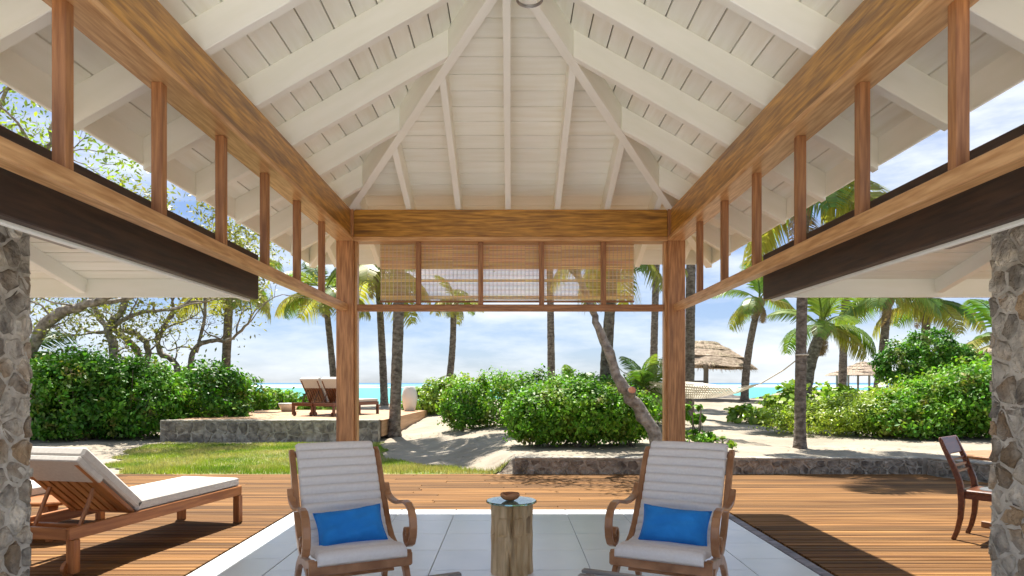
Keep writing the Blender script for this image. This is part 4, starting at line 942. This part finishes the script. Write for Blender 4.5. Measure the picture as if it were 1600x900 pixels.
# ------------------------------------------------------------------ hammock, parasol, hut, beach things
def build_hammock():
    A = Vector((2.58, 17.85, 2.12)); B = Vector((5.12, 11.72, 1.90)); t = thing('hammock', 'white rope hammock slung between the leaning trunk and the thick palm', 'hammock', (A + B) / 2)
    c = (A + B) / 2
    def cat(s): p = A.lerp(B, s); p.z -= 4 * 1.12 * s * (1 - s) * (1 - .15 * math.sin(math.pi * s)); return p - c
    s0, s1 = .20, .74; side = (B - A).cross(Vector((0, 0, 1))).normalized(); m = MB(); ns_ = 26; nw = 17
    def pt(s, u):
        q = (s - s0) / (s1 - s0); wd = .46 * math.sin(math.pi * (.10 + .80 * q)) ** .8; p = cat(s); return p + side * (u * wd) + Vector((0, 0, .34 * u * u * math.sin(math.pi * (.1 + .8 * q))))
    for j in range(nw):
        u0 = -1 + 2 * j / nw; u1 = u0 + 2 / nw * .62
        for i in range(ns_):
            a = s0 + (s1 - s0) * i / ns_; b = s0 + (s1 - s0) * (i + 1) / ns_; m.add([pt(a, u0), pt(a, u1), pt(b, u1), pt(b, u0)], [(0, 1, 2, 3)])
    for i in range(0, 2 * ns_ + 1):
        a = s0 + (s1 - s0) * i / (2 * ns_); b = a + .0045
        for j in range(nw): u0 = -1 + 2 * j / nw; u1 = u0 + 2 / nw; m.add([pt(a, u0), pt(a, u1), pt(b, u1), pt(b, u0)], [(0, 1, 2, 3)])
    o = m.obj('netting', 'rope', t, fixn=False); o['kind'] = 'stuff'
    for e, (sa, sb) in enumerate(((s0, .11), (s1, .84))):
        m = MB()
        for j in range(12): m.tube([pt(sa, -1 + 2 * j / 11), cat(sb)], .006, 4, cap=False)
        m.obj('rope_fan', 'rope', t, fixn=False)
    MB().tube([cat(.11), cat(.05), cat(0)], .012, 6).obj('rope', 'rope', t); MB().tube([cat(.84), cat(.93), cat(1)], .012, 6).obj('rope', 'rope', t)
    MB().tube([B - c + Vector((.105 * math.cos(a * .5236), .10 + .105 * math.sin(a * .5236), -.01)) for a in range(13)], .012, 6).obj('knot', 'rope', t)
build_hammock()
def thatch_roof(parent, r, z0, z1, seed, n=44, layers=4, square=False, strips=1500, tilt=0.):
    rr = np.random.default_rng(seed); m = MB(); prof = []
    for l in range(layers):
        a, b = l / layers, (l + 1) / layers
        for q, out_ in ((a, 1.0), (a + .02, 1.03), (b - .02, .99)): prof.append((r * (1 - q * .96) * (out_ if l else 1) , z0 + (z1 - z0) * (1 - (1 - q) ** 1.55 if not square else q ** .92)))
    prof = [(r * .93, z0 + .05)] + prof + [(.02, z1)]
    k = len(prof)
    for j in range(n):
        a = 2 * math.pi * j / n; sq = 1 if not square else min(1.3, 1 / max(abs(math.cos(a)), abs(math.sin(a)))) * .88
        for i, (q, z) in enumerate(prof): w_ = 1 + .035 * math.sin(a * 5 + i) + rr.uniform(-.03, .03); m.v.append((q * sq * w_ * math.cos(a), q * sq * w_ * math.sin(a), z + rr.uniform(-.02, .02) + tilt * q * math.cos(a)))
    for j in range(n):
        for i in range(k - 1): a = j * k + i; b = ((j + 1) % n) * k + i; m.f.append((a, b, b + 1, a + 1))
    m.obj('thatch', 'thatch', parent, smooth=False)
    # loose straw along each layer's rim
    a = rr.uniform(0, 2 * np.pi, strips); l = rr.integers(0, layers, strips); q = l / layers + rr.uniform(0, .06, strips)
    sq = np.ones(strips) if not square else np.minimum(1.3, 1 / np.maximum(np.abs(np.cos(a)), np.abs(np.sin(a)))) * .88
    rad = r * (1 - q * .96) * sq * 1.02; z = z0 + (z1 - z0) * ((1 - (1 - q) ** 1.55) if not square else q ** .92) + tilt * rad * np.cos(a)
    o = np.stack([np.cos(a), np.sin(a), 0 * a], 1); tg = np.stack([-np.sin(a), np.cos(a), 0 * a], 1)
    p0 = o * (rad * .93)[:, None] + np.stack([0 * a, 0 * a, z + .09], 1); ln = rr.uniform(.12, .3, strips)
    p1 = p0 + o * (ln * .75)[:, None] + np.stack([0 * a, 0 * a, -ln * rr.uniform(.55, 1.15, strips)], 1) + tg * rr.normal(0, .04, strips)[:, None]
    w_ = tg * .014
    co = np.stack([p0 - w_, p0 + w_, p1 + w_ * .3, p1 - w_ * .3], 1).reshape(-1, 3)
    ob = link('straw_fringe', fast_mesh('straw_fringe', co, np.arange(strips * 4).reshape(strips, 4), 'straw'), parent); ob['kind'] = 'stuff'
def build_parasol():
    gz = float(ground_z(8.7, 30)); t = thing('thatched_parasol', 'round thatched beach parasol on one wooden pole', 'parasol', (8.7, 30, gz))
    MB().tube([(0, 0, -.2), (.02, 0, 1.2), (0, 0, 2.4)], [.12, .11, .10], 10).obj('pole', 'weathered', t)
    thatch_roof(t, 2.2, 1.45, 2.58, 71, tilt=-.06, strips=2200)
    for k in range(8): a = k * math.pi / 4; MB().tube([(0, 0, 1.75), (1.7 * math.cos(a), 1.7 * math.sin(a), 1.52)], .03, 6).obj('roof_spoke', 'weathered', t)
build_parasol()
def build_beach_chair():
    gz = float(ground_z(8.35, 29.2)); t = thing('beach_chair', 'dark slatted beach chair under the thatched parasol', 'chair', (8.35, 29.2, gz), R(10))
    for s in (-1, 1): lumber('frame_rail', (s * .3, -.1, .05), (s * .3, .5, .85), .04, .04, 'weathered', t); lumber('leg', (s * .28, .5, .5), (s * .28, .1, 0), .04, .04, 'weathered', t)
    for i in range(7): f = .08 + i * .14; lumber('slat', (-.3, -.1 + .6 * f, .06 + .8 * f), (.3, -.1 + .6 * f, .06 + .8 * f), .09, .015, 'weathered', t, up=(0, -.8, .6))
build_beach_chair()
def build_hut(loc, r, z0, z1, label, posts, seed):
    gz = float(ground_z(loc[0], loc[1])); t = thing('thatched_hut', label, 'hut', (loc[0], loc[1], gz), R(12), 'thatched huts')
    thatch_roof(t, r, z0 - gz, z1 - gz, seed, square=True, layers=5, strips=1800)
    for k in range(posts):
        a = 2 * math.pi * k / posts + .3; MB().tube([(r * .8 * math.cos(a), r * .8 * math.sin(a), -.3), (r * .8 * math.cos(a), r * .8 * math.sin(a), z0 - gz + .15)], .09, 8).obj('post', 'weathered', t)
    return t
build_hut((31.5, 60), 2.7, 2.05, 3.3, 'square thatched hut on posts near the shore', 8, 81)
build_hut((22.0, 30), 2.6, 2.2, 3.1, 'thatched hut roof peeking out behind the right pillar', 6, 82)
def build_rocks():
    for i in range(16):
        x = rng.uniform(9.5, 18); y = 33 + rng.uniform(-.6, 2.0); r = rng.uniform(.25, .7); m = MB(); n = 9
        gz = float(ground_z(x, y)); k = 5
        for a in range(k):
            th = math.pi / 2 * a / (k - 1)
            for j in range(n): ph = 2 * math.pi * j / n; q = r * rng.uniform(.8, 1.2); m.v.append((1.8 * q * math.cos(th) * math.cos(ph), q * math.cos(th) * math.sin(ph), .45 * q * math.sin(th) - .08))
        for a in range(k - 1):
            for j in range(n): b = a * n + j; c = a * n + (j + 1) % n; m.f.append((b, c, c + n, b + n))
        o = m.obj('shore_rock', 'rock', None, (x, y, gz)); tag(o, 'dark flat rock along the waterline beyond the hammock', 'rock', 'dark rocks along the waterline')
build_rocks()

def build_litter():
    n = 900; x = nrg.uniform(-7.5, 9, n); y = nrg.uniform(10.7, 19, n); k = ~inside(x, y, LAWN) & (vnoise(x, y, .8, 6) > .42) & ~((x < -3.2) & (y > 15.8)); x = x[k]; y = y[k]
    P = np.stack([x, y, ground_z(x, y) + .02], 1); O = np.tile(np.array([[0, 0, 3.0]]), (len(P), 1))
    tag(link('leaf_litter', leaves('leaf_litter', P, O, .075, 'frond_dry', .35, .5)), 'dry brown leaf litter scattered over the sand', 'leaf litter', kind='stuff')
build_litter()
